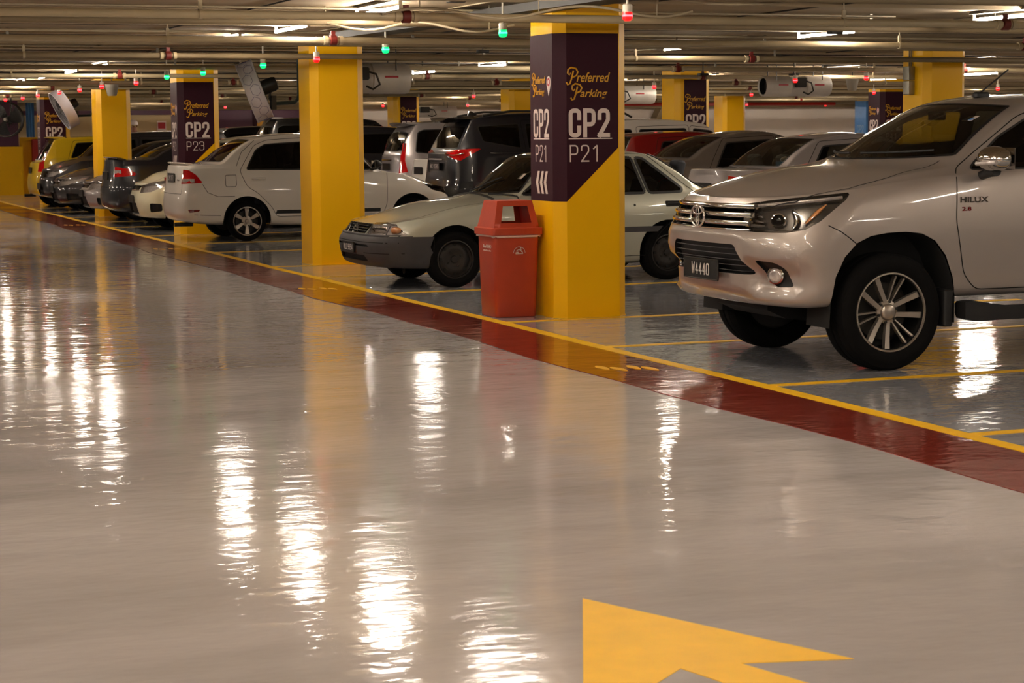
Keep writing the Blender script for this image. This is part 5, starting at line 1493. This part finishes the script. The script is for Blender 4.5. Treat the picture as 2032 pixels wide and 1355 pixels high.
def isw_hook(t, B):
    bars(B, t, 'bumper_moulding', M['grey_plastic'], [.535], .80, .03, .012, -.004, n=30)
    bars(B, t, 'grille_bar', M['black_plastic'], [.575, .60, .625], .28, .008, .008, -.006)
    h, n = B.hit('F', 0, .605); b = MB()
    Mx = frame(h+Vector((-.012, 0, 0)), (0, -1, 0), (0, 0, 1))
    b.prism([(-.03, .04), (.03, .04), (.032, -.01), (0, -.045), (-.032, -.01)], -.004, .006, Mx); b.build('front_emblem', M['chrome'], t, 0)
    plate(t, B, 'F', 0, .405, .40, .105, 'WLD 9854', out=.02)
    # amber corner lenses
    for d in ('FL', 'FR'):
        b = MB(); P = []
        for k in range(4):
            h, n = B.hit(d, .68+.03*k, .598); n = B.normal_at(h); P.append(h-n*.008)
        b.tube(P, [.03, .034, .03, .02], 8, sy=1.1); b.build('indicator_lens', M['amber'], t, 50)
        b = MB(); h, n = B.hit(d, .48, .60); n = B.normal_at(h); Mp = frame(h-n*.02, Vector((0, 0, 1)).cross(n), (0, 0, 1))
        b.rbox(-.14, .14, -.035, .035, -.005, .006, .02, M=Mp); b.build('lamp_reflector', M['chrome'], t, 50)
        for u in (.33, .625):
            P = [B.hit(d, u+.004*k, .548+.021*k)[0]+B.DIRS[d]*.002 for k in range(5)]; MB().tube(P, .005, 6).build('lamp_divider', M['black_plastic'], t, 0)
    for y0 in (-.38, .18):
        P = [B.hit('T', 1.40+.03*k, y0-.06*k)[0] for k in range(8)]; P = [p+Vector((-.01, 0, .016)) for p in P if p]
        MB().tube(P, .008, 6).build('wiper', M['black_plastic'], t, 40)
    P = [B.hit('T', 1.35, -.6+.1*k)[0]+Vector((.01, 0, .004)) for k in range(13)]; MB().tube(P, .022, 6, sy=.5).build('cowl_grille', M['black_plastic'], t, 40)
    h = B.hit('T', 1.72, -.50)[0]; n = B.normal_at(h); Mx = frame(h+n*.002, (0, 1, 0), (n.cross(Vector((0, 1, 0)))))
    MB().box(-.055, .055, -.04, .04, -.001, .001, Mx).build('windscreen_sticker', M['white_ink'], t, 0)
    b = MB(); b.tube([(.5, -.25+.03*cos(a*pi/6), .16+.035*sin(a*pi/6)) for a in range(12)], .006, 6, closed=True); b.build('tow_ring', M['dark_steel'], t, 50)
    for s_ in (-1, 1): # black edge along the hatch glass
        P = [B.hit('T', 3.12+.07*k, s_*(.56+.006*k))[0] for k in range(10)]; P = [p+Vector((0, 0, .006)) for p in P if p]
        MB().tube(P, .02, 6, sy=.5).build('hatch_seal', M['black_plastic'], t, 50)
    h, n = B.hit('L', 3.08, .79); 
    for sd, q in (('L', 2.86),):
        h, n = B.hit(sd, q, .795); MB().lathe([(0, .004), (.012, .004), (.014, -.004)], 10, frame(h, (1, 0, 0), (0, 0, 1))).build('key_lock', M['dark_steel'], t, 50)

# white sedan ------------------------------------------------------------
saga = base(4.257, 1.68, 1.575, 2.565, .70, .29, .72, (1.0, 1.0), (1.60, 1.42), (3.18, 1.49), (3.77, 1.155), (4.20, 1.13), (.995, 1.055), sill=.23, nose_in=.09, tail_in=.03, corner=(.34, 3.2), AR=.355, rim=.205,
    wstyle='six', glass='glass_dark', tumble=.42,
    doors=[[(1.10, .98), (1.12, .5), (1.18, .36), (2.20, .35), (2.23, .42), (2.23, 1.0), (2.20, 1.50), (1.85, 1.475), (1.36, 1.14)],
           [(2.25, 1.0), (2.25, .35), (2.82, .35), (2.90, .50), (3.10, .70), (3.26, .80), (3.36, 1.03), (3.30, 1.12), (3.10, 1.40), (2.9, 1.475), (2.22, 1.51)]],
    windows=[([(1.30, 1.02), (2.17, 1.03), (2.16, 1.44), (1.88, 1.425), (1.6, 1.28)], 0), ([(2.29, 1.035), (3.26, 1.045), (3.08, 1.33), (2.93, 1.41), (2.28, 1.445)], 1)],
    hl=[(.35, .60), (.60, .62), (.86, .70), (.92, .79), (.88, .83), (.60, .775), (.35, .735)], hlm=M['alloy_dark'],
    tl=[(.46, .845), (.80, .858), (.815, .875), (.72, .98), (.62, 1.045), (.48, 1.055)],
    regions=[('rub_strip', 'S', [(1.22, .39), (2.84, .39), (2.82, .445), (1.22, .445)], M['black_plastic'], 0),
             ('front_grille', 'F', [(-.4, .62), (.4, .62), (.45, .70), (-.45, .70)], M['gloss_black'], .02), ('lower_intake', 'F', [(-.5, .30), (.5, .30), (.45, .42), (-.45, .42)], M['under'], .03),
             ('rear_reflector', 'BD', [(.66, .43), (.78, .445), (.80, .475), (.64, .475)], M['lens_dark_red'], 0)],
    seams=[('S', rnd([(3.42, .97), (3.58, .97), (3.58, .80), (3.42, .80), (3.42, .97)], .03)), ('S', [(3.45, .66), (3.7, .66), (3.85, .72), (3.92, .84)]), ('T2', [(3.78, .60), (3.95, .63), (4.1, .66)]), ('S', [(3.66, .38), (4.05, .40)]), ('S', [(3.05, 1.50), (3.30, 1.30), (3.4, 1.1)]),
           ('B', [(-.62, .70), (.62, .70)]), ('B', [(-.62, .70), (-.60, 1.06)]), ('B', [(.62, .70), (.60, 1.06)]), ('T2', [(.15, .45), (.3, .60), (.6, .68), (.95, .70)])],
    handles=[(2.02, .90, 'body'), (3.08, .91, 'body')], mirror=(1.30, 1.10), mcap=M['black_plastic'], mscale=.85, mout=.05, shelf=(3.2, 3.7, 1.06))
def saga_hook(t, B):
    # boot spoiler, number plate, exhaust
    P = [B.hit('T', 4.15-.10*(y/.62)**2, y)[0]+Vector((.02, 0, -.005)) for y in [-.62+1.24*k/16 for k in range(17)]]
    rings = [[p+Vector((.075*cos(a)-.02, 0, .018*sin(a)+.012*(1+cos(a)))) for a in [2*pi*j/12 for j in range(12)]] for p in P]
    MB().loft(rings, True, True).build('boot_spoiler', white, t, 50)
    plate(t, B, 'B', 0.05, .93, .46, .13, 'JM 187', out=.015)
    b = MB()
    for k, s_ in enumerate((-.52,)): b.rbox(-.06, .06, -.012, .012, 0, .006, .004, M=frame(B.hit('B', .45, .90)[0]+Vector((.002, 0, 0)), (0, 1, 0), (0, 0, 1)))
    b.build('boot_badge', M['chrome'], t, 0)
    MB().tube([(4.0, .45, .25), (4.27, .45, .25)], .03, 10).build('exhaust_pipe', M['dark_steel'], t, 50)
    for s_ in (-1, 1):
        h, n = B.hit('BL' if s_ < 0 else 'BR', .62, .90); n = B.normal_at(h); Mp = frame(h+n*.0015, Vector((0, 0, 1)).cross(n), (0, 0, 1))
        MB().rbox(-.11, .11, -.03, .02, -.002, .002, .015, M=Mp).build('reverse_lens', M['lens_clear'], t, 0)

def sedan(col_hl=True, **k):
    d = dict(L=4.4, W=1.695, H=1.47, wb=2.55, fo=.88, R=.30, zn=.70, cowl=(1.05, .98), wst=(1.85, 1.38), rgt=(3.20, 1.40), rgb=(3.78, 1.10), tail=(4.36, 1.07), belt=(.96, 1.02))
    kk = {a: k.pop(a) for a in list(d) if a in k}; d.update(kk)
    dx = dict(doors=[[(1.15, .95), (1.17, .45), (1.24, .32), (2.28, .32), (2.31, .95), (2.28, d['H']-.08), (1.98, d['H']-.09), (1.45, 1.12)], [(2.33, .95), (2.33, .32), (2.98, .32), (3.12, .6), (3.34, .78), (3.42, 1.0), (3.1, d['H']-.11), (2.30, d['H']-.07)]],
        windows=[([(1.42, .99), (2.25, 1.0), (2.23, d['H']-.13), (1.98, d['H']-.15), (1.7, 1.22)], 0), ([(2.37, 1.0), (3.30, 1.02), (3.05, d['H']-.17), (2.36, d['H']-.13)], 1)],
        hl=[(.34, .56), (.62, .59), (.95, .71), (1.02, .77), (.6, .745), (.34, .70)], tl=[(.46, .84), (.86, .86), (.88, .90), (.76, .985), (.46, 1.02)],
        regions=[('front_grille', 'F', [(-.34, .60), (.34, .60), (.38, .69), (-.38, .69)], M['gloss_black'], .02), ('lower_intake', 'F', rnd([(-.42, .25), (.42, .25), (.34, .45), (-.34, .45)], .03), M['under'], .04),
                 ('fog_pocket', 'FD', rnd([(.62, .29), (.88, .31), (.86, .42), (.60, .43)], .03), M['under'], .03)],
        seams=[('T2', [(.15, .42), (.35, .58), (.7, .68), (1.05, .72)]), ('B', [(-.6, .66), (.6, .66)])],
        handles=[(2.1, .86, 'body'), (3.15, .88, 'body')], mirror=(1.45, 1.06), shelf=(3.2, 3.7, 1.02), glass='glass_dark')
    dx.update(k)
    return base(**d, **dx)
def hatch(**k):
    d = dict(L=3.75, W=1.665, H=1.55, wb=2.44, fo=.72, R=.285, zn=.76, cowl=(.78, 1.02), wst=(1.45, 1.43), rgt=(3.25, 1.49), rgb=(3.60, 1.0), tail=(3.70, .95), belt=(.98, 1.04))
    kk = {a: k.pop(a) for a in list(d) if a in k}; d.update(kk)
    H_ = d['H']
    dx = dict(doors=[[(.95, .97), (.97, .45), (1.05, .32), (1.98, .32), (2.0, .95), (1.98, H_-.09), (1.6, H_-.11), (1.15, 1.14)], [(2.02, .95), (2.02, .32), (2.62, .32), (2.75, .62), (2.95, .8), (3.0, 1.03), (2.85, H_-.10), (2.0, H_-.08)]],
        windows=[([(1.18, 1.0), (1.94, 1.02), (1.92, H_-.14), (1.6, H_-.16)], 0), ([(2.06, 1.02), (2.93, 1.07), (2.78, H_-.16), (2.05, H_-.13)], 1)],
        hl=[(.32, .62), (.6, .64), (.9, .76), (.95, .84), (.6, .80), (.32, .74)], tl=[(.52, .78), (.70, .78), (.66, 1.22), (.55, 1.22)],
        regions=[('front_grille', 'F', [(-.3, .66), (.3, .66), (.36, .74), (-.36, .74)], M['gloss_black'], .02), ('lower_intake', 'F', rnd([(-.36, .27), (.36, .27), (.30, .46), (-.30, .46)], .03), M['under'], .04),
                 ('fog_pocket', 'FD', rnd([(.60, .31), (.80, .33), (.80, .45), (.60, .46)], .03), M['alloy_dark'], .03)],
        seams=[('T2', [(.12, .38), (.3, .52), (.75, .66)])], handles=[(1.82, .90, 'body'), (2.78, .92, 'body')], mirror=(1.2, 1.1), glass='glass_dark', bowr=-.10)
    dx.update(k)
    return base(**d, **dx)
def mpv(**k):
    d = dict(L=4.15, W=1.66, H=1.76, wb=2.66, fo=.70, R=.30, zn=.84, cowl=(.78, 1.10), wst=(1.45, 1.56), rgt=(3.85, 1.67), rgb=(4.06, 1.12), tail=(4.12, 1.05), belt=(1.06, 1.12), sill=.25)
    kk = {a: k.pop(a) for a in list(d) if a in k}; d.update(kk)
    H_ = d['H']; L_ = d['L']
    dx = dict(doors=[[(.92, 1.0), (.96, .5), (1.05, .36), (1.98, .36), (2.0, 1.0), (1.98, H_-.12), (1.6, H_-.16), (1.1, 1.2)], [(2.02, 1.0), (2.02, .36), (2.72, .36), (2.84, .66), (2.92, .8), (2.94, H_-.13), (2.0, H_-.11)]],
        windows=[([(1.15, 1.09), (1.94, 1.10), (1.92, H_-.17), (1.6, H_-.21)], 0), ([(2.06, 1.10), (2.88, 1.12), (2.88, H_-.18), (2.05, H_-.17)], 1), ([(3.06, 1.13), (L_-.42, 1.18), (L_-.50, H_-.24), (L_-.62, H_-.19), (3.02, H_-.18)], None)],
        hl=[(.32, .70), (.6, .72), (.85, .84), (.88, .93), (.6, .88), (.32, .82)], tl=[(.50, .78), (.72, .80), (.64, 1.02), (.62, 1.36), (.52, 1.36), (.52, 1.05)],
        regions=[('front_grille', 'F', [(-.4, .70), (.4, .70), (.42, .82), (-.42, .82)], M['gloss_black'], .02), ('lower_intake', 'F', rnd([(-.4, .32), (.4, .32), (.34, .5), (-.34, .5)], .03), M['under'], .04)],
        seams=[('B', [(-.62, .62), (.62, .62)])], handles=[(1.8, .95, 'body'), (2.72, .97, 'body')], mirror=(1.2, 1.18), glass='glass_dark', bowr=-.08, tumble=.30)
    dx.update(k)
    return base(**d, **dx)
def spoiler(B, t, pm, x, w, z_up=.0, ch=.26, name='roof_spoiler'):
    P = []
    for k in range(17):
        y = -w+2*w*k/16; h = B.hit('T', x-.10*(y/w)**2, y)[0]
        if h: P.append(Vector((h.x, y, h.z-.0+z_up)))
    rings = [[p+Vector((ch*.5*cos(a)+ch*.3, 0, .022*sin(a)+.01)) for a in [2*pi*j/12 for j in range(12)]] for p in P]
    MB().loft(rings, True, True).build(name, pm, t, 50)
def fort_hook(t, B):
    spoiler(B, t, black, 4.36, .62, .01, .46)
    L_ = B.sp['L']
    plate(t, B, 'B', .0, .98, .52, .13, 'WC 9285', out=.02)
    for s_, d in ((-1, 'BL'), (1, 'BR')):
        P = [B.hit(d, .36+.42*k/10, 1.205-.03*sin(pi*k/10)+(.10 if k > 10 else 0))[0]+B.DIRS[d]*.006 for k in range(11)]
        MB().tube(P, .008, 6).build('lamp_chrome_edge', M['chrome'], t, 50)
        b = MB()
        for y in (s_*.66,): b.tube([(1.3, y, 1.80), (1.5, y, 1.90), (3.6, y, 1.915), (4.1, y, 1.84)], .02, 8)
        b.build('roof_rail', M['dark_steel'], t, 50)
        sd = 'L' if s_ < 0 else 'R'
        P = [B.hit(sd, 1.35+.3*k, 1.17+.004*k)[0] for k in range(10)]; P = [p+B.DIRS[sd]*.004 for p in P if p]
        MB().tube(P, .009, 6).build('window_chrome_strip', M['chrome'], t, 50)
    h = B.hit('T', 4.05, 0)[0]; MB().prism([(-.09, 0), (.09, 0), (.07, .07), (.03, .075)], -.02, .02, frame(h, (1, 0, 0), (0, 0, 1))).build('fin_aerial', black, t, 0)
    h, n = B.hit('B', 0, 1.10); MB().rbox(-.34, .34, -.014, .014, 0, .012, .006, M=frame(h, (0, 1, 0), (0, 0, 1))).build('tailgate_trim', M['chrome'], t, 0)
fort = mpv(L=4.8, W=1.855, H=1.90, wb=2.745, fo=.94, R=.375, zn=.98, cowl=(1.10, 1.22), wst=(1.85, 1.72), rgt=(4.38, 1.76), rgb=(4.66, 1.24), tail=(4.74, 1.18), belt=(1.19, 1.26), sill=.40, AR=.44, rim=.25, tumble=.36,
    doors=[[(1.25, 1.15), (1.28, .6), (1.4, .48), (2.35, .48), (2.38, 1.15), (2.36, 1.76), (1.95, 1.72), (1.45, 1.35)], [(2.40, 1.15), (2.40, .48), (3.05, .48), (3.25, .8), (3.38, .98), (3.42, 1.76), (2.38, 1.77)]],
    windows=[([(1.5, 1.24), (2.32, 1.25), (2.30, 1.70), (1.98, 1.68)], 0), ([(2.44, 1.25), (3.34, 1.27), (3.34, 1.70), (2.43, 1.70)], 1), ([(3.48, 1.28), (4.15, 1.40), (4.22, 1.66), (3.46, 1.70)], None)],
    hl=[(.4, .85), (.7, .87), (1.05, .98), (1.0, 1.03), (.6, .97), (.4, .93)], tl=[(.36, 1.195), (.62, 1.10), (.74, 1.08), (1.02, 1.27), (1.0, 1.285), (.6, 1.265), (.36, 1.235)],
    regions=[('front_grille', 'F', [(-.5, .75), (.5, .75), (.5, .93), (-.5, .93)], M['gloss_black'], .03), ('bumper_trim', 'BD', [(.75, .60), (.95, .62), (.95, .72), (.75, .70)], M['black_plastic'], .02),
             ('plate_recess', 'B', rnd([(-.42, .88), (.42, .88), (.48, 1.08), (-.48, 1.08)], .04), black, .02), ('rear_intake', 'B', [(-.7, .5), (.7, .5), (.7, .62), (-.7, .62)], M['black_plastic'], 0)],
    handles=[(2.2, 1.07, 'chrome'), (3.2, 1.09, 'chrome')], mirror=(1.5, 1.32))
avz = mpv(L=4.14, W=1.66, H=1.80, rgt=(3.80, 1.70), rgb=(4.02, 1.14))
def avz_hook(t, B):
    spoiler(B, t, silver2, 3.72, .54, .0, .28)
    plate(t, B, 'B', .0, .90, .44, .13, '', out=.015)
    h, n = B.hit('B', 0, 1.03); MB().rbox(-.30, .30, -.014, .014, 0, .014, .006, M=frame(h, (0, 1, 0), (0, 0, 1))).build('tailgate_trim', M['chrome'], t, 0)
    P = [Vector((4.10-.02*k, .0+.06*k, 1.22+.05*k)) for k in range(6)]; MB().tube(P, .01, 6).build('rear_wiper', M['black_plastic'], t, 40)
def rear_plate(s, z=.9, w=.46): return lambda t, B: plate(t, B, 'B', 0, z, w, .13, s, out=.015)
def front_plate(s, z=.5, w=.44, extra=None):
    def f(t, B):
        plate(t, B, 'F', 0, z, w, .12, s, out=.02)
        bars(B, t, 'grille_bar', M['chrome'], [B.sp['levels'][-1]['z'](0)-.05] if callable(B.sp['levels'][-1]['z']) else [.66], .34, .022, .014, -.004)
        if extra: extra(t, B)
    return f
def city_rear(t, B):
    rear = plate(t, B, 'B', 0, .86, .48, .13, '', out=.015)
    P = [B.hit('T', 4.28-.10*(y/.62)**2, y)[0]+Vector((.02, 0, .012)) for y in [-.62+1.24*k/16 for k in range(17)]]
    rings = [[p+Vector((.085*cos(a)-.02, 0, .02*sin(a)+.012*(1+cos(a)))) for a in [2*pi*j/12 for j in range(12)]] for p in P]
    MB().loft(rings, True, True).build('boot_spoiler', navy, t, 50)
    for s_, d in ((-1, 'BL'), (1, 'BR')):
        h, n = B.hit(d, .56, .93); n = B.normal_at(h); Mp = frame(h+n*.0015, Vector((0, 0, 1)).cross(n), (0, 0, 1))
        MB().rbox(-.09, .09, -.028, .028, -.002, .002, .015, M=Mp).build('reverse_lens', M['lens_clear'], t, 0)
def myvi_rear(t, B):
    spoiler(B, t, caryel, 3.16, .52, .0, .30); plate(t, B, 'B', .0, .80, .40, .13, '', out=.015)
    MB().tube([(3.55, -.45, .24), (3.80, -.45, .24)], .03, 10).build('exhaust_pipe', M['dark_steel'], t, 50)
PI = pi
make_car('pickup_truck', 'silver double-cab pickup truck nearest the camera at right', hil, silver, (5.80, 12.10, 0), 0, 'pickup truck', hook=hilux_hook)
make_car('hatchback_car', 'old sage-silver hatchback with grey bumper, nosing out behind the litter bin', isw, sage, (5.87, 19.94, 0), 0, hook=isw_hook)
make_car('sedan_car', 'white sedan parked tail-out behind the plain yellow pillar', saga, white, (10.225, 29.76, 0), PI, hook=saga_hook)
make_car('hatchback_car', 'pearl white hatchback nose peeping out left of the white sedan', hatch(), pearl, (6.05, 33.2, 0), 0, hook=front_plate('', .52))
make_car('sedan_car', 'dark navy sedan with boot spoiler and red tail lamp, tail-out left of P23', sedan(H=1.50, rgb=(3.80, 1.16), tail=(4.36, 1.14)), navy, (5.97+4.4, 35.5, 0), PI, hook=city_rear)
make_car('sedan_car', 'light silver car with only its front bumper showing beside the dark navy sedan', sedan(), silver2, (5.95, 37.75, 0), 0, hook=front_plate('', .5))
make_car('sedan_car', 'charcoal sedan, front corner showing, nearest left of the plain far pillar', sedan(), char, (5.85, 40.75, 0), 0, hook=front_plate('', .5))
make_car('hatchback_car', 'charcoal car, headlamp showing behind the nearer charcoal sedan', mpv(L=4.3, wb=2.6, fo=.85, rgt=(3.9, 1.62), rgb=(4.18, 1.0), tail=(4.25, .95), H=1.64, zn=.84), char, (5.92, 43.1, 0), 0, hook=front_plate('', .5))
make_car('hatchback_car', 'bright yellow hatchback with roof spoiler at far left', hatch(), caryel, (6.0+3.75, 45.35, 0), PI, hook=myvi_rear)
# second row, tails towards the aisle
make_car('sport_utility_car', 'black sport utility car with wide red tail lamp left of P21', fort, navy, (11.27+4.8, 33.15, 0), PI, 'car', hook=fort_hook)
make_car('sedan_car', 'white sedan boot glimpsed between the sport utility and the silver people carrier', sedan(), white, (11.75+4.4, 35.5, 0), PI, hook=rear_plate('', .86), detail=False)
make_car('people_carrier_car', 'silver people carrier with tall red tail lamps left of the sport utility', avz, silver2, (11.85+4.14, 37.8, 0), PI, 'car', hook=avz_hook)
make_car('van_car', 'long black van roof seen behind the plain yellow pillar', mpv(L=4.7, W=1.8, H=1.94, wb=2.9, cowl=(.85, 1.2), wst=(1.6, 1.74), rgt=(4.3, 1.86), rgb=(4.58, 1.2), tail=(4.66, 1.1), belt=(1.15, 1.2)), black, (11.1+4.7, 45.75, 0), PI, 'van', detail=False, hook=lambda t, B: spoiler(B, t, silver2, 4.18, .55, .02, .3))
make_car('sedan_car', 'silver sedan with a blue tissue box behind its rear window', sedan(H=1.53, rgt=(3.15, 1.46), rgb=(3.82, 1.12), tail=(4.36, 1.09), rgglass='glass_ws', glass='glass_mid'), silver2, (10.95+4.4, 22.1, 0), PI, hook=rear_plate('', .86))
make_car('sedan_car', 'warm silver sedan between the red car and the sedan with the tissue box', sedan(H=1.56, rgt=(3.1, 1.48), rgb=(3.78, 1.19), tail=(4.36, 1.15), belt=(1.0, 1.07)), grey, (11.25+4.4, 25.25, 0), PI, hook=rear_plate('', .9))
make_car('hatchback_car', 'dark red hatchback just right of the P21 pillar', hatch(H=1.56), carred, (11.8+3.75, 27.6, 0), PI, hook=rear_plate('', .8))
make_car('people_carrier_car', 'white people carrier roof above the dark red hatchback', mpv(), white, (12.2+4.15, 29.95, 0), PI, detail=False)
make_car('people_carrier_car', 'dark people carrier roof between P23 and the plain pillar left of it', mpv(), black, (11.0+4.15, 50.2, 0), PI, detail=False)
make_car('sedan_car', 'distant bronze car roof beside the P23 pillar, right', mpv(H=1.72, mirror=None), darkbrown, (11.1+4.15, 42.2, 0), PI, detail=False)
# tissue box on the parcel shelf
tx = thing('tissue_box', 'blue tissue box on the parcel shelf of the silver sedan', 'tissue box', (11.88, 21.62, 1.08), radians(20))
MB().rbox(-.12, .12, -.06, .06, 0, .10, .008).build('box_body', M['blue_vinyl'], tx, 30)
b = MB(); b.loft([[Vector((.08*c*cos(a), .035*c*sin(a), z)) for a in [2*pi*j/10 for j in range(10)]] for c, z in ((1, .10), (1.2, .13), (.7, .155), (.1, .165))], True, True); b.build('tissue', M['white_ink'], tx, 60)
# person standing behind the dark cars
px, py_, pz = at_y(266, 262, 44.3)
pr = thing('person', 'person in a white cap and dark clothes, head showing over the dark car roofs', 'person', (px, 44.3, 0), radians(200))
def human(par, Hh=1.78):
    me = bpy.data.meshes.new('figure'); k = Hh/1.75
    V = [(0, 0, .95), (0, 0, 1.12), (0, 0, 1.32), (0, 0, 1.46), (0, -.01, 1.56), (0, -.02, 1.68),
         (.10, 0, .88), (.11, .01, .50), (.11, .03, .09), (.11, -.11, .04), (-.10, 0, .88), (-.11, .01, .50), (-.11, .03, .09), (-.11, -.11, .04),
         (.19, 0, 1.40), (.24, .02, 1.12), (.25, -.04, .88), (.25, -.06, .80), (-.19, 0, 1.40), (-.24, .02, 1.12), (-.25, -.04, .88), (-.25, -.06, .80)]
    R_ = [.15, .14, .165, .12, .055, .085, .095, .065, .045, .04, .095, .065, .045, .04, .065, .047, .035, .035, .065, .047, .035, .035]
    E_ = [(0, 1), (1, 2), (2, 3), (3, 4), (4, 5), (0, 6), (6, 7), (7, 8), (8, 9), (0, 10), (10, 11), (11, 12), (12, 13), (3, 14), (14, 15), (15, 16), (16, 17), (3, 18), (18, 19), (19, 20), (20, 21)]
    me.from_pydata([(x*k, y*k, z*k) for x, y, z in V], E_, [])
    o = bpy.data.objects.new('figure_body', me)
    o.modifiers.new('s', 'SKIN'); sb = o.modifiers.new('d', 'SUBSURF'); sb.levels = sb.render_levels = 2
    for i, v in enumerate(me.skin_vertices[0].data): v.radius = (R_[i]*k, R_[i]*k*(.75 if i < 4 else 1)); v.use_root = i == 0
    m2 = eval_mesh(o)
    m2.materials.clear(); m2.materials.append(M['dash']); m2.materials.append(M['skin'])
    for p in m2.polygons:
        p.use_smooth = True; c = p.center
        p.material_index = 1 if (c.z > 1.50*k or (abs(c.x) > .2*k and c.z < 1.0*k)) else 0
    b_ = bpy.data.objects.new('figure_body', m2); COL.objects.link(b_); b_.parent = par
    hz = 1.68*k
    MB().lathe([(0, .105*k), (.06*k, .095*k), (.093*k, .05*k), (.10*k, .0)], 20, Matrix.Translation((0, -.02*k, hz+.015))).build('cap', M['white_ink'], par, 60)
    MB().rbox(-.07, .07, -.17, -.09, hz+.01, hz+.022, .03).build('cap', M['white_ink'], par, 60)
    MB().lathe([(0, .03), (.012, .02), (.016, 0), (.012, -.02), (0, -.025)], 10, frame((0, -.11*k, hz-.035), (1, 0, 0), (0, 0, 1))).build('nose', M['skin'], par, 60)
    for s_ in (-1, 1):
        MB().lathe([(0, .006), (.009, .003), (.011, 0)], 10, frame((s_*.032, -.097*k, hz-.005), (1, 0, 0), (0, 0, 1))).build('eye', M['gloss_black'], par, 60)
        MB().lathe([(0, .012), (.016, .008), (.022, 0)], 10, frame((s_*.083, -.01, hz-.015), (0, 1, 0), (0, 0, 1))).build('ear', M['skin'], par, 60)
        for j in range(5):
            ln = (.05, .065, .07, .062, .045)[j]; x0 = s_*.25*k; y0 = -.06*k+(-.04+.02*j); z0 = .78*k
            MB().tube([(x0, y0, z0), (x0-s_*.008, y0-.004, z0-ln*.5), (x0-s_*.02, y0-.008, z0-ln)], [.009, .0085, .006], 8).build('finger', M['skin'], par, 60)
human(pr, 1.84)
# ------------------------------------------------------------------ render look
w = bpy.data.worlds.new('world'); S.world = w; w.use_nodes = True
w.node_tree.nodes['Background'].inputs[0].default_value = (1, .8, .6, 1); w.node_tree.nodes['Background'].inputs[1].default_value = .02
S.view_settings.view_transform = 'Standard'; S.view_settings.look = 'None'; S.view_settings.gamma = 1
S.view_settings.exposure = 1.55; S.view_settings.use_curve_mapping = False
S.cycles.use_denoising = True
S.cycles.use_adaptive_sampling = True; S.cycles.adaptive_threshold = .05
S.cycles.max_bounces = 7; S.cycles.diffuse_bounces = 4; S.cycles.glossy_bounces = 4; S.cycles.transparent_max_bounces = 12
S.cycles.caustics_reflective = False; S.cycles.caustics_refractive = False
S.cycles.sample_clamp_indirect = 6
S.cycles.use_light_tree = True
